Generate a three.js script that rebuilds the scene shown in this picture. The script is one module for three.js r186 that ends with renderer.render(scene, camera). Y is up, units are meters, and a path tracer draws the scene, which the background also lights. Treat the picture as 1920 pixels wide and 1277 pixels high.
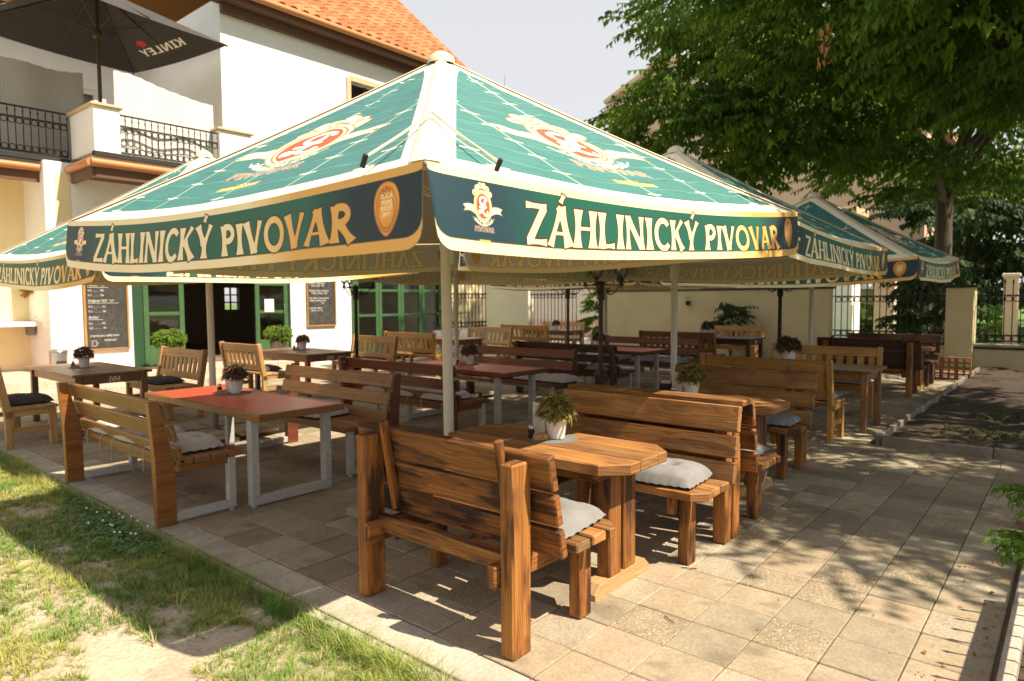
import * as THREE from 'three';
import { mergeGeometries } from 'three/addons/utils/BufferGeometryUtils.js';
import { FontLoader } from 'three/addons/loaders/FontLoader.js';

// ---------- camera, sky, sun, exposure ----------
const scene = new THREE.Scene();
const EYE = 1.607, FOC = 1265.6, PITCH = 0.05978, ROLL = -0.005136, YAW = 0.7001;
const camera = new THREE.PerspectiveCamera(2 * Math.atan(638.5 / FOC) * 180 / Math.PI, 1024 / 681, 0.05, 900);
const V3 = (x, y, z) => new THREE.Vector3(x, y, z);
const cR0 = V3(Math.cos(YAW), 0, -Math.sin(YAW)), cF0 = V3(-Math.sin(YAW), 0, -Math.cos(YAW)), cU0 = V3(0, 1, 0);
const cF = cF0.clone().multiplyScalar(Math.cos(PITCH)).addScaledVector(cU0, -Math.sin(PITCH));
const cU1 = cU0.clone().multiplyScalar(Math.cos(PITCH)).addScaledVector(cF0, Math.sin(PITCH));
const cR = cR0.clone().multiplyScalar(Math.cos(ROLL)).addScaledVector(cU1, Math.sin(ROLL));
const cU = cU1.clone().multiplyScalar(Math.cos(ROLL)).addScaledVector(cR0, -Math.sin(ROLL));
camera.position.set(0, EYE, 0); camera.up.copy(cU); camera.lookAt(V3(0, EYE, 0).add(cF)); camera.updateMatrixWorld(true);
camera.focus = 4.2; camera.userData.fStop = 2.4;

const skyW = 256, skyH = 128, skyData = new Float32Array(skyW * skyH * 4);
for (let j = 0; j < skyH; j++) {
  const e = ((j + 0.5) / skyH - 0.5) * Math.PI, s = Math.max(0, Math.sin(e));
  const k = Math.pow(s, 0.6);                            // pale summer haze, slightly bluer overhead
  const c = e >= 0 ? [0.48 - 0.12 * k, 0.475 - 0.1 * k, 0.468 - 0.055 * k] : [0.22, 0.2, 0.17];
  for (let i = 0; i < skyW; i++) { const o = (j * skyW + i) * 4; skyData[o] = c[0]; skyData[o + 1] = c[1]; skyData[o + 2] = c[2]; skyData[o + 3] = 1; }
}
const sky = new THREE.DataTexture(skyData, skyW, skyH, THREE.RGBAFormat, THREE.FloatType);
sky.mapping = THREE.EquirectangularReflectionMapping; sky.magFilter = THREE.LinearFilter; sky.minFilter = THREE.LinearFilter; sky.needsUpdate = true;
scene.background = sky; scene.environment = sky;
scene.backgroundIntensity = 1; scene.environmentIntensity = 1;

const sun = new THREE.DirectionalLight(new THREE.Color(1, 0.875, 0.69), 5.0);
sun.position.set(0.70 * 40 - 5, 40, -0.16 * 40 - 6); sun.target.position.set(-5, 0, -6);
sun.castShadow = true; sun.shadow.mapSize.set(4096, 4096); sun.shadow.radius = 1;
Object.assign(sun.shadow.camera, { left: -25, right: 25, top: 25, bottom: -25, near: 1, far: 120 });
scene.add(sun, sun.target);

const renderer = new THREE.WebGLRenderer({ antialias: true });
renderer.toneMapping = THREE.LinearToneMapping; renderer.toneMappingExposure = 1.9;
renderer.shadowMap.enabled = true; renderer.setSize(1024, 681);

// ---------- helpers ----------
function RNG(seed) { let a = seed >>> 0; return () => { a = (a + 0x6D2B79F5) >>> 0; let t = a; t = Math.imul(t ^ (t >>> 15), t | 1); t ^= t + Math.imul(t ^ (t >>> 7), t | 61); return ((t ^ (t >>> 14)) >>> 0) / 4294967296; }; }
const lerp = (a, b, t) => a + (b - a) * t, clamp = (x, a = 0, b = 1) => Math.min(b, Math.max(a, x)), sst = (a, b, x) => { const t = clamp((x - a) / (b - a)); return t * t * (3 - 2 * t); };
// photo pixel (1920 wide) -> ray; where it meets a level y, a plane x or a plane z
const ray = (px, py) => cF.clone().addScaledVector(cR, (px - 960) / FOC).addScaledVector(cU, -(py - 638.5) / FOC);
const atY = (px, py, y = 0) => { const d = ray(px, py), t = (y - EYE) / d.y; return V3(d.x * t, y, d.z * t); };
const atX = (px, py, x) => { const d = ray(px, py), t = x / d.x; return V3(x, EYE + d.y * t, d.z * t); };
const atZ = (px, py, z) => { const d = ray(px, py), t = z / d.z; return V3(d.x * t, EYE + d.y * t, z); };

const used = {}; let tintCount = 0;
function numbered(n) { used[n] = (used[n] || 0) + 1; return used[n] === 1 ? n : n + '_' + String(used[n] - 1).padStart(3, '0'); }
function thing(name, label, category, pos = [0, 0, 0], turn = 0, group, kind) {
  const o = new THREE.Group(); o.name = numbered(name); o.position.set(...pos); o.rotation.y = turn; scene.add(o);
  if (kind) o.userData.kind = kind;
  if (label) o.userData.label = label; if (category) o.userData.category = category; if (group) o.userData.group = group;
  return o;
}
function mesh(name, geo, mat, parent, pos, rot) {
  if (mat.userData?.tints) mat = mat.userData.tints[Math.floor(HT[(tintCount++ * 131 + 17) & 65535] * 5)];
  const m = new THREE.Mesh(geo, mat); m.name = parent ? name : numbered(name); m.castShadow = m.receiveShadow = true;
  if (pos) m.position.set(...pos); if (rot) m.rotation.set(...rot);
  (parent || scene).add(m); return m;
}
function solo(name, geo, mat, label, category, pos, rot, group) { const m = mesh(name, geo, mat, null, pos, rot); m.userData.label = label; m.userData.category = category; if (group) m.userData.group = group; return m; }
function structure(name, geo, mat, pos, rot, label) { const m = mesh(name, geo, mat, null, pos, rot); m.userData.kind = 'structure'; if (label) m.userData.label = label; return m; }
function copy(root, pos, turn, label, group) {
  const r = root.clone(); r.name = numbered(root.name.replace(/_\d{3}$/, '')); scene.add(r); r.position.set(...pos); r.rotation.y = turn;
  r.userData = { ...root.userData }; if (label) r.userData.label = label; if (group) r.userData.group = group; return r;
}
// chamfered box, uv in metres, grain (u) along the longest axis, each piece with its own uv offset
const boxCache = {};
function cbox(w, h, d, r = 0.004, seed = 0, axis) {
  const key = [w.toFixed(4), h.toFixed(4), d.toFixed(4), r, seed, axis].join();
  if (boxCache[key]) return boxCache[key];
  r = Math.min(r, w * 0.45, h * 0.45, d * 0.45);
  const H = [w / 2, h / 2, d / 2], P = [], N = [], U = [], rg = RNG(seed * 7919 + 13), ou = rg() * 7, ov = rg() * 5;
  const long = axis ?? (w >= h && w >= d ? 0 : h >= d ? 1 : 2);
  const uv = (p, dom) => {
    let o1 = [0, 1, 2].filter(i => i !== dom), a, b;
    if (o1[0] === long) { a = o1[0]; b = o1[1]; } else { a = o1[1]; b = o1[0]; }
    return [p[a] + ou, p[b] + ov + dom * 0.37];
  };
  const tri = (a, b, c) => {
    const A = V3(...a), n = V3(...b).sub(A).cross(V3(...c).sub(A)); const mid = V3(a[0] + b[0] + c[0], a[1] + b[1] + c[1], a[2] + b[2] + c[2]);
    if (n.dot(mid) < 0) { [b, c] = [c, b]; n.negate(); } n.normalize();
    const an = [Math.abs(n.x), Math.abs(n.y), Math.abs(n.z)], dom = an[0] > an[1] && an[0] > an[2] ? 0 : an[1] > an[2] ? 1 : 2;
    for (const q of [a, b, c]) { P.push(...q); N.push(n.x, n.y, n.z); U.push(...uv(q, dom)); }
  };
  const quad = (a, b, c, e) => { tri(a, b, c); tri(a, c, e); };
  const pt = (s, f) => s.map((v, i) => v * (H[i] - (i === f ? 0 : r)));   // corner s on face f
  for (let f = 0; f < 3; f++) { const g = (f + 1) % 3, k = (f + 2) % 3;
    for (const s of [-1, 1]) { const q = (a, b) => { const v = [0, 0, 0]; v[f] = s; v[g] = a; v[k] = b; return pt(v, f); }; quad(q(-1, -1), q(1, -1), q(1, 1), q(-1, 1)); }
    if (r > 0) for (const a of [-1, 1]) for (const b of [-1, 1]) { const q = (e, face) => { const v = [0, 0, 0]; v[f] = e; v[g] = a; v[k] = b; return pt(v, face); }; quad(q(-1, g), q(1, g), q(1, k), q(-1, k)); }
  }
  if (r > 0) for (const a of [-1, 1]) for (const b of [-1, 1]) for (const c of [-1, 1]) tri(pt([a, b, c], 0), pt([a, b, c], 1), pt([a, b, c], 2));
  const G = new THREE.BufferGeometry();
  G.setAttribute('position', new THREE.Float32BufferAttribute(P, 3)); G.setAttribute('normal', new THREE.Float32BufferAttribute(N, 3)); G.setAttribute('uv', new THREE.Float32BufferAttribute(U, 2));
  return boxCache[key] = G;
}
const clean = g => { g = g.index ? g.toNonIndexed() : g; for (const k of Object.keys(g.attributes)) if (!['position', 'normal', 'uv'].includes(k)) g.deleteAttribute(k); return g; };
const merge = list => mergeGeometries(list.map(clean));
const moved = (g, x, y, z, rx = 0, ry = 0, rz = 0) => g.clone().applyMatrix4(new THREE.Matrix4().compose(V3(x, y, z), new THREE.Quaternion().setFromEuler(new THREE.Euler(rx, ry, rz)), V3(1, 1, 1)));
function tube(points, r, seg = 24, rad = 6, closed = false) { return new THREE.TubeGeometry(new THREE.CatmullRomCurve3(points.map(p => V3(...p)), closed, 'catmullrom', 0.5), seg, r, rad, closed); }
function bar(a, b, r, rad = 8, r2 = r) { const A = V3(...a), B = V3(...b), L = A.distanceTo(B), g = new THREE.CylinderGeometry(r2, r, L, rad); const q = new THREE.Quaternion().setFromUnitVectors(V3(0, 1, 0), B.clone().sub(A).normalize()); g.applyMatrix4(new THREE.Matrix4().compose(A.add(B).multiplyScalar(0.5), q, V3(1, 1, 1))); return g; }
function prism(pts, depth, bevel = 0) { const s = new THREE.Shape(pts.map(p => new THREE.Vector2(...p))); return new THREE.ExtrudeGeometry(s, { depth, bevelEnabled: bevel > 0, bevelThickness: bevel, bevelSize: bevel, bevelSegments: 1, curveSegments: 6 }); }
const lathe = (pts, seg = 24) => new THREE.LatheGeometry(pts.map(p => new THREE.Vector2(...p)), seg);
// box from its extents
const ext = (x0, x1, y0, y1, z0, z1, r = 0.004, seed = 0) => [cbox(x1 - x0, y1 - y0, z1 - z0, r, seed), [(x0 + x1) / 2, (y0 + y1) / 2, (z0 + z1) / 2]];
function boxPart(name, mat, parent, x0, x1, y0, y1, z0, z1, r, seed) { const [g, p] = ext(x0, x1, y0, y1, z0, z1, r, seed); return mesh(name, g, mat, parent, p); }

// ---------- tileable noise and textures ----------
const HT = new Float32Array(65536); { const r = RNG(991); for (let i = 0; i < 65536; i++) HT[i] = r(); }
function hash(x, y, s) { return HT[((x + s * 57) & 255) | (((y + s * 131 + (x >> 8) * 71) & 255) << 8)]; }
function vn(x, y, px, py, s) {
  const xi = Math.floor(x), yi = Math.floor(y), fx = x - xi, fy = y - yi, ux = fx * fx * (3 - 2 * fx), uy = fy * fy * (3 - 2 * fy);
  let x0 = xi % px; if (x0 < 0) x0 += px; let y0 = yi % py; if (y0 < 0) y0 += py; const x1 = x0 + 1 === px ? 0 : x0 + 1, y1 = y0 + 1 === py ? 0 : y0 + 1;
  const a = hash(x0, y0, s), b = hash(x1, y0, s), c = hash(x0, y1, s), d = hash(x1, y1, s), e = a + (b - a) * ux; return e + (c + (d - c) * ux - e) * uy;
}
function fbm(u, v, fu, fv, oct, s) { let a = 0, w = 0.5, t = 0; for (let i = 0; i < oct; i++) { a += w * vn(u * fu, v * fv, fu, fv, s + i * 17); t += w; w *= 0.5; fu *= 2; fv *= 2; } return a / t; }
const lin2s = c => 255 * (c <= 0.0031308 ? 12.92 * c : 1.055 * Math.pow(c, 1 / 2.4) - 0.055);
function texPair(W, H, mW, mH, fn, bump = true) {        // fn(u,v) -> [r,g,b linear, height]; size mW x mH metres
  const a = new Uint8Array(W * H * 4), b = bump ? new Uint8Array(W * H * 4) : null;
  for (let j = 0; j < H; j++) for (let i = 0; i < W; i++) { const r = fn((i + 0.5) / W, (j + 0.5) / H), o = (j * W + i) * 4; a[o] = lin2s(clamp(r[0])); a[o + 1] = lin2s(clamp(r[1])); a[o + 2] = lin2s(clamp(r[2])); a[o + 3] = 255; if (b) { b[o] = b[o + 1] = b[o + 2] = 255 * clamp(r[3]); b[o + 3] = 255; } }
  const mk = (d, srgb) => { const t = new THREE.DataTexture(d, W, H); t.wrapS = t.wrapT = THREE.RepeatWrapping; t.magFilter = THREE.LinearFilter; t.minFilter = THREE.LinearMipmapLinearFilter; t.generateMipmaps = true; if (srgb) t.colorSpace = THREE.SRGBColorSpace; t.repeat.set(1 / mW, 1 / mH); t.needsUpdate = true; return t; };
  return { map: mk(a, true), bumpMap: b ? mk(b, false) : undefined };
}
const C = (r, g, b) => new THREE.Color().setRGB(r, g, b);
const std = o => new THREE.MeshStandardMaterial(o);
const plain = (r, g, b, rough = 0.7, metal = 0) => std({ color: C(r, g, b), roughness: rough, metalness: metal });
const mix3 = (a, b, t) => [lerp(a[0], b[0], t), lerp(a[1], b[1], t), lerp(a[2], b[2], t)];

function wood({ base, light, dark, char = 0, charCol = [0.022, 0.009, 0.004], seed, rings = 26, rough = 0.6, bump = 0.0012, coat = 0, wear = 0, wearCol = [0.5, 0.36, 0.2], W = 640 }) {
  const t = texPair(W, W / 2, 1.7, 0.62, (u, v) => {
    const warp = fbm(u, v, 2, 5, 3, seed) * 1.1, fine = fbm(u, v, 9, 170, 3, seed + 5), streak = fbm(u, v, 2, 40, 4, seed + 9);
    const kx = vn(u * 6, v * 7, 6, 7, seed + 21), knot = sst(0.93, 0.985, kx);
    const rr = v * rings + warp * 7 + knot * 1.2, ring = Math.pow(rr - Math.floor(rr), 2.2);
    let c = mix3(base, light, clamp(0.45 + (streak - 0.5) * 1.9)); c = mix3(c, dark, clamp(ring * 0.5 + (fine - 0.5) * 1.25));
    c = mix3(c, dark, knot * 0.85);
    const tone = 0.78 + 0.48 * fbm(u, v, 3, 4, 3, seed + 33); c = c.map(x => x * tone);
    if (char) { const b = fbm(u, v, 5, 5, 4, seed + 41) + (streak - 0.5) * 0.42; const b2 = b + (fbm(u, v, 11, 26, 3, seed + 47) - 0.5) * 0.35; c = mix3(c, [0.13, 0.04, 0.009], char * 0.8 * sst(0.42, 0.56, b2)); c = mix3(c, charCol, char * sst(0.54, 0.70, b2)); }
    if (wear) c = mix3(c, wearCol, wear * sst(0.5, 0.75, fbm(u, v, 6, 20, 3, seed + 61)));
    return [...c, 0.6 * (1 - ring) + 0.4 * (1 - fine)];
  });
  return new THREE.MeshPhysicalMaterial({ map: t.map, bumpMap: t.bumpMap, bumpScale: bump, roughness: rough, clearcoat: coat, clearcoatRoughness: 0.35 });
}
function boards(mat, spread) { mat.userData.tints = [-1, -0.45, 0, 0.5, 1].map((k, i) => { const c = mat.clone(); c.userData = {}; c.color.setRGB(1 + k * spread, 1 + k * spread * (i % 2 ? 1.1 : 0.9), 1 + k * spread * (i % 2 ? 1.25 : 0.8)); return c; }); }
function mottled({ a, b, seed, size = 1, spk = 0, spkCol = [0.7, 0.65, 0.55], rough = 0.9, bump = 0.001, W = 384, f = 6, dirt = 0, dirtCol = [0.08, 0.055, 0.035], grain = 0.44 }) {
  const t = texPair(W, W, size, size, (u, v) => {
    const n = fbm(u, v, f, f, 5, seed), g = fbm(u, v, 90, 90, 2, seed + 3);
    let c = mix3(a, b, clamp((n - 0.5) * 1.9 + 0.5)); c = c.map(x => x * (1 - grain / 2 + grain * g));
    if (spk) { const s = vn(u * 140, v * 140, 140, 140, seed + 7); const k = sst(0.72, 0.84, s); c = mix3(c, spkCol, spk * k); c = c.map(x => x * (1 - 0.45 * spk * sst(0.75, 0.9, vn(u * 120, v * 120, 120, 120, seed + 8)))); }
    if (dirt) c = mix3(c, dirtCol, dirt * sst(0.55, 0.8, fbm(u, v, 4, 4, 4, seed + 11)));
    return [...c, 0.5 * n + 0.5 * g];
  });
  return std({ map: t.map, bumpMap: t.bumpMap, bumpScale: bump, roughness: rough });
}
// ---------- materials ----------
const M = {};
M.rust = wood({ base: [0.250, 0.085, 0.013], light: [0.380, 0.150, 0.030], dark: [0.060, 0.016, 0.004], char: 0.9, seed: 3, W: 896, rough: 0.5, coat: 0.15, bump: 0.0016 });
M.rustTop = wood({ base: [0.310, 0.125, 0.027], light: [0.430, 0.205, 0.058], dark: [0.090, 0.028, 0.008], char: 0.35, seed: 103, W: 896, rough: 0.45, coat: 0.2, bump: 0.0012, wear: 0.3, wearCol: [0.447, 0.292, 0.138] });
M.rustPost = wood({ base: [0.250, 0.090, 0.015], light: [0.420, 0.170, 0.033], dark: [0.050, 0.014, 0.004], char: 0.85, seed: 203, W: 896, rings: 44, rough: 0.5, coat: 0.1, bump: 0.003 });
M.pine = wood({ base: [0.378, 0.211, 0.077], light: [0.499, 0.310, 0.138], dark: [0.206, 0.086, 0.026], seed: 303, rings: 16, rough: 0.55 });
M.pineGold = wood({ base: [0.361, 0.176, 0.043], light: [0.482, 0.258, 0.073], dark: [0.172, 0.069, 0.017], seed: 353, rings: 14, rough: 0.5 });
M.varn = wood({ base: [0.215, 0.085, 0.022], light: [0.290, 0.125, 0.036], dark: [0.090, 0.030, 0.008], seed: 403, rings: 14, rough: 0.42, coat: 0.3, bump: 0.0006, wear: 0.12, wearCol: [0.361, 0.232, 0.120] });
M.varnPost = wood({ base: [0.250, 0.085, 0.014], light: [0.320, 0.120, 0.022], dark: [0.100, 0.030, 0.007], seed: 423, rings: 10, rough: 0.42, coat: 0.3, bump: 0.0006 });
M.redw = wood({ base: [0.142, 0.038, 0.015], light: [0.189, 0.057, 0.023], dark: [0.052, 0.015, 0.008], seed: 503, rings: 14, rough: 0.45, coat: 0.2, bump: 0.0006 });
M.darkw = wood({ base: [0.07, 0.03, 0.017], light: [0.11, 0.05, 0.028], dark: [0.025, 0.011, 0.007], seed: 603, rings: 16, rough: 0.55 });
M.tablew = wood({ base: [0.206, 0.095, 0.034], light: [0.292, 0.146, 0.060], dark: [0.077, 0.030, 0.012], seed: 703, rings: 18, rough: 0.4, coat: 0.25 });
M.crossw = wood({ base: [0.387, 0.232, 0.095], light: [0.499, 0.327, 0.155], dark: [0.215, 0.103, 0.039], seed: 753, rings: 12, rough: 0.6 });
for (const k of ['rust', 'rustTop', 'rustPost']) { M[k].clearcoat = 0; M[k].roughness = 0.72; boards(M[k], 0.2); }
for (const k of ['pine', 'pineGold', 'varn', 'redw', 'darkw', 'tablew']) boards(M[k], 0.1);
const slabMats = [
  mottled({ a: [0.290, 0.225, 0.145], b: [0.361, 0.293, 0.198], seed: 11, size: 0.9, dirt: 0.75, dirtCol: [0.157, 0.119, 0.075] }),
  mottled({ a: [0.306, 0.250, 0.172], b: [0.376, 0.318, 0.229], seed: 12, size: 0.9, spk: 0.5, spkCol: [0.470, 0.449, 0.370], dirt: 0.7, dirtCol: [0.172, 0.136, 0.088] }),
  mottled({ a: [0.227, 0.178, 0.110], b: [0.298, 0.237, 0.154], seed: 13, size: 0.8, spk: 0.9, spkCol: [0.486, 0.424, 0.317], bump: 0.003, dirt: 0.3, dirtCol: [0.110, 0.085, 0.053] }),
  mottled({ a: [0.243, 0.199, 0.136], b: [0.306, 0.254, 0.176], seed: 14, size: 0.9, dirt: 0.4, dirtCol: [0.118, 0.093, 0.062] }),
  mottled({ a: [0.196, 0.157, 0.106], b: [0.259, 0.212, 0.145], seed: 15, size: 0.9, dirt: 0.3, dirtCol: [0.094, 0.072, 0.048] }),
  mottled({ a: [0.321, 0.242, 0.158], b: [0.376, 0.297, 0.207], seed: 16, size: 0.9, dirt: 0.3, dirtCol: [0.196, 0.144, 0.097] }),
];
M.kerb = mottled({ a: [0.361, 0.310, 0.241], b: [0.456, 0.400, 0.323], seed: 21, size: 1.1, dirt: 0.4, dirtCol: [0.189, 0.146, 0.095] });
M.kerbDark = mottled({ a: [0.16, 0.135, 0.10], b: [0.25, 0.21, 0.16], seed: 22, size: 1.1, dirt: 0.5 });
M.soil = mottled({ a: [0.032, 0.02, 0.012], b: [0.065, 0.042, 0.025], seed: 23, size: 1.3, spk: 0.5, spkCol: [0.09, 0.06, 0.035], bump: 0.02 });
M.sand = mottled({ a: [0.396, 0.310, 0.215], b: [0.516, 0.421, 0.310], seed: 24, size: 1.6, spk: 0.5, spkCol: [0.482, 0.387, 0.275], bump: 0.012, dirt: 0.35, dirtCol: [0.215, 0.150, 0.086] });
M.joint = mottled({ a: [0.10, 0.07, 0.045], b: [0.18, 0.13, 0.08], seed: 25, size: 1.0 });
M.plaster = mottled({ grain: 0.06, a: [0.82, 0.80, 0.765], b: [0.86, 0.845, 0.815], seed: 26, size: 2.4, rough: 0.95 });
M.plasterYellow = mottled({ grain: 0.06, a: [0.80, 0.66, 0.38], b: [0.85, 0.72, 0.44], seed: 27, size: 2.4, rough: 0.95 });
M.plasterBeige = mottled({ grain: 0.06, a: [0.58, 0.485, 0.28], b: [0.65, 0.55, 0.335], seed: 28, size: 2.8, rough: 0.95, dirt: 0.15, dirtCol: [0.3, 0.24, 0.14] });
M.plasterPeach = mottled({ grain: 0.06, a: [0.70, 0.47, 0.34], b: [0.76, 0.53, 0.395], seed: 29, size: 5, rough: 0.95 });
M.plasterPale = mottled({ grain: 0.06, a: [0.72, 0.60, 0.50], b: [0.77, 0.655, 0.555], seed: 30, size: 5, rough: 0.95 });
M.brown = plain(0.13, 0.065, 0.04, 0.75); M.trim = plain(0.60, 0.44, 0.27, 0.8);
M.copper = plain(0.46, 0.20, 0.075, 0.5);
M.green = mottled({ a: [0.05, 0.115, 0.045], b: [0.065, 0.14, 0.055], seed: 31, size: 1.5, rough: 0.45, bump: 0.0004 });
M.greenDark = plain(0.02, 0.065, 0.03, 0.5);
M.iron = plain(0.018, 0.016, 0.015, 0.55, 0.3); M.ironBrown = plain(0.075, 0.046, 0.026, 0.5, 0.3);
M.steel = mottled({ a: [0.44, 0.43, 0.40], b: [0.50, 0.49, 0.45], seed: 32, size: 0.8, rough: 0.5, bump: 0.0003, dirt: 0.15, dirtCol: [0.2, 0.15, 0.1] });
M.pole = plain(0.66, 0.61, 0.52, 0.5); M.white = plain(0.78, 0.75, 0.70, 0.6); M.black = plain(0.02, 0.018, 0.017, 0.7);
M.glass = new THREE.MeshPhysicalMaterial({ color: C(0.93, 0.96, 0.94), transmission: 1, thickness: 0, roughness: 0.03, ior: 1.5 });
M.slate = mottled({ a: [0.13, 0.13, 0.125], b: [0.18, 0.18, 0.17], seed: 33, size: 0.3, W: 256, rough: 0.8 });
M.pot = plain(0.74, 0.70, 0.64, 0.35); M.card = plain(0.72, 0.69, 0.64, 0.6); M.terra = plain(0.42, 0.15, 0.06, 0.85);
M.redTop = new THREE.MeshPhysicalMaterial({ color: C(0.60, 0.085, 0.045), roughness: 0.4, clearcoat: 0.4, clearcoatRoughness: 0.3 });
const tileMats = [[0.40, 0.155, 0.055], [0.37, 0.135, 0.046], [0.44, 0.18, 0.066], [0.33, 0.115, 0.038]].map(c => plain(...c, 0.8));
M.grey = plain(0.2, 0.19, 0.18, 0.6); M.road = mottled({ a: [0.30, 0.28, 0.26], b: [0.36, 0.34, 0.31], seed: 34, size: 4 });
M.grassFar = mottled({ a: [0.07, 0.15, 0.015], b: [0.12, 0.21, 0.025], seed: 35, size: 3, f: 10 });

// ---------- ground, patio, kerbs, lawn, bed ----------
{ const g = new THREE.PlaneGeometry(700, 700, 1, 1); g.rotateX(-Math.PI / 2); const u = g.attributes.uv; for (let i = 0; i < u.count; i++) u.setXY(i, u.getX(i) * 700, u.getY(i) * 700); structure('ground', g, M.grassFar, [0, -0.12, 0]); }
function sheet(x0, x1, z0, z1, y, nx = 1, nz = 1, fn) { const g = new THREE.PlaneGeometry(x1 - x0, z1 - z0, nx, nz); g.rotateX(-Math.PI / 2); g.translate((x0 + x1) / 2, y, (z0 + z1) / 2); const p = g.attributes.position, u = g.attributes.uv; for (let i = 0; i < p.count; i++) { if (fn) p.setY(i, y + fn(p.getX(i), p.getZ(i))); u.setXY(i, p.getX(i), -p.getZ(i)); } if (fn) g.computeVertexNormals(); return g; }
const Z0 = -1.97, XR = -0.235, P = 0.3;
{
  const patio = thing('patio', 'beige concrete slab patio under the tables and parasols', null, [0, 0, 0], 0, null, 'structure');
  mesh('sand_bed', sheet(-13.3, XR + 0.02, -18.1, Z0 + 0.01, -0.014), M.joint, patio);
  const rg = RNG(77), cells = [];
  const inBed = (x, z) => x > -1.66 && z < -8.2;
  for (let i = 0; i < 44; i++) for (let k = -1; k < 51; k++) {
    const x = -0.537 + P / 2 - i * P, z = k < 0 ? -2.077 : -2.184 - P / 2 - k * P, w = k < 0 ? 0.2 : P;
    if (inBed(x, z) || x < -13.3) continue;
    const s = V3(x, 0, z).sub(camera.position), dz = s.dot(cF), sx = 960 + FOC * s.dot(cR) / dz, sy = 638.5 - FOC * s.dot(cU) / dz;
    const vis = dz > 0 && sx > -60 && sx < 1980 && sy < 1350; const a = rg(), b = rg(), c = rg(), d = rg(), e = rg();
    let mi = k < 0 ? 6 : a < 0.30 ? 0 : a < 0.5 ? 1 : a < 0.66 ? 2 : a < 0.8 ? 3 : a < 0.89 ? 4 : 5;
    if (x > -1.75 && k >= 0 && z < -4.2 && a < 0.2) mi = 4;
    cells.push({ x, z, w, mi, y: -0.02 + (b - 0.5) * 0.005, tx: (c - 0.5) * 0.012, tz: (d - 0.5) * 0.012, v: 40 + Math.floor(e * 10), score: vis ? w / (dz * dz * dz) : -1 });
  }
  cells.sort((a, b) => b.score - a.score);
  const mats = [...slabMats, M.kerb], rest = [];
  cells.forEach((c, n) => {
    const g = cbox(0.2955, 0.04, c.w - 0.0045, 0.0045, c.v, 0);
    if (n < 295) mesh('slab', g, mats[c.mi], patio, [c.x, c.y, c.z], [c.tx, 0, c.tz]);
    else (rest[c.mi] ||= []).push(moved(g, c.x, c.y, c.z, c.tx, 0, c.tz));
  });
  const groups = rest.map(l => merge(l)), all = mergeGeometries(groups, true);
  const far = mesh('slabs', all, mats.slice(0, groups.length), patio); far.userData.kind = 'stuff';
  // edging along the lawn
  const edge = thing('kerb', 'grey concrete edging between the patio and the lawn', null, [0, 0, 0], 0, null, 'structure');
  for (let i = 0; i < 14; i++) mesh('edging_stone', cbox(0.994, 0.2, 0.055, 0.006, 60 + i % 5), M.kerb, edge, [-0.75 - i, -0.106 + ((i * 37) % 5) * 0.0016, Z0 + 0.034 + ((i * 53) % 7 - 3) * 0.0015], [0, ((i * 29) % 5 - 2) * 0.002, 0]);
  const edge2 = thing('kerb', 'pale concrete edging along the leafy border beside the patio', null, [0, 0, 0], 0, null, 'structure');
  for (let i = 0; i < 7; i++) mesh('edging_stone', cbox(0.06, 0.22, 0.994, 0.008, 60 + i % 5), M.kerb, edge2, [XR + 0.055, -0.045 + ((i * 37) % 5) * 0.002, -1.7 - i], [0, 0, ((i * 29) % 5 - 2) * 0.004]);
  const edge3 = thing('kerb', 'mossy concrete edging round the dark soil bed', null, [0, 0, 0], 0, null, 'structure');
  for (let i = 0; i < 9; i++) mesh('edging_stone', cbox(0.06, 0.24, 1.044, 0.012, 60 + i % 5), M.kerbDark, edge3, [-1.65 + ((i * 31) % 5 - 2) * 0.004, -0.01, -8.75 - i * 1.05], [0, ((i * 13) % 5 - 2) * 0.006, 0.02]);
  for (let i = 0; i < 5; i++) mesh('edging_stone', cbox(0.994, 0.24, 0.06, 0.012, 60 + i % 5), M.kerbDark, edge3, [-1.12 + i, -0.01 + ((i * 37) % 5) * 0.002, -8.19]);
}
const bumpy = (s, a, f) => (x, z) => a * (fbm(x * f / 16, z * f / 16, 16, 16, 3, s) - 0.5);
structure('flower_bed', sheet(-1.62, 8, -18.4, -8.22, 0.045, 90, 90, (x, z) => bumpy(5, 0.09, 3)(x, z)), M.soil, null, null, 'dark bare soil bed with a few weeds');
structure('leafy_border', sheet(XR + 0.085, 4, -8.16, 1, 0.0, 40, 60, (x, z) => bumpy(6, 0.06, 3)(x, z)), M.soil);
structure('lawn', sheet(-24, 6, Z0 + 0.06, 9, -0.03, 220, 90, (x, z) => bumpy(7, 0.05, 2.2)(x, z)), M.sand, null, null, 'patchy lawn with worn sandy bare spots');
// raised terrace along the building
{
  const t = thing('terrace_step', 'raised pink stone step along the white building', null, [0, 0, 0], 0, null, 'structure');
  const ps = mottled({ a: [0.52, 0.36, 0.27], b: [0.60, 0.44, 0.34], seed: 36, size: 1.6 });
  for (let i = 0; i < 13; i++) { const z = 2.4 - i * 0.9; mesh('step_slab', cbox(0.5, 0.15, 0.894, 0.008, 80 + i % 4), ps, t, [-13.12, 0.06, z]); mesh('landing_slab', cbox(1.13, 0.32, 0.894, 0.008, 84 + i % 4), ps, t, [-13.937, 0.13, z]); }
  mesh('landing_slab', cbox(1.2, 0.32, 8, 0.008, 90), ps, t, [-15.1, 0.126, -0.4]);
}
structure('yard', sheet(-14.5, -13.3, -18.1, -8.9, -0.01), M.joint);

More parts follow.
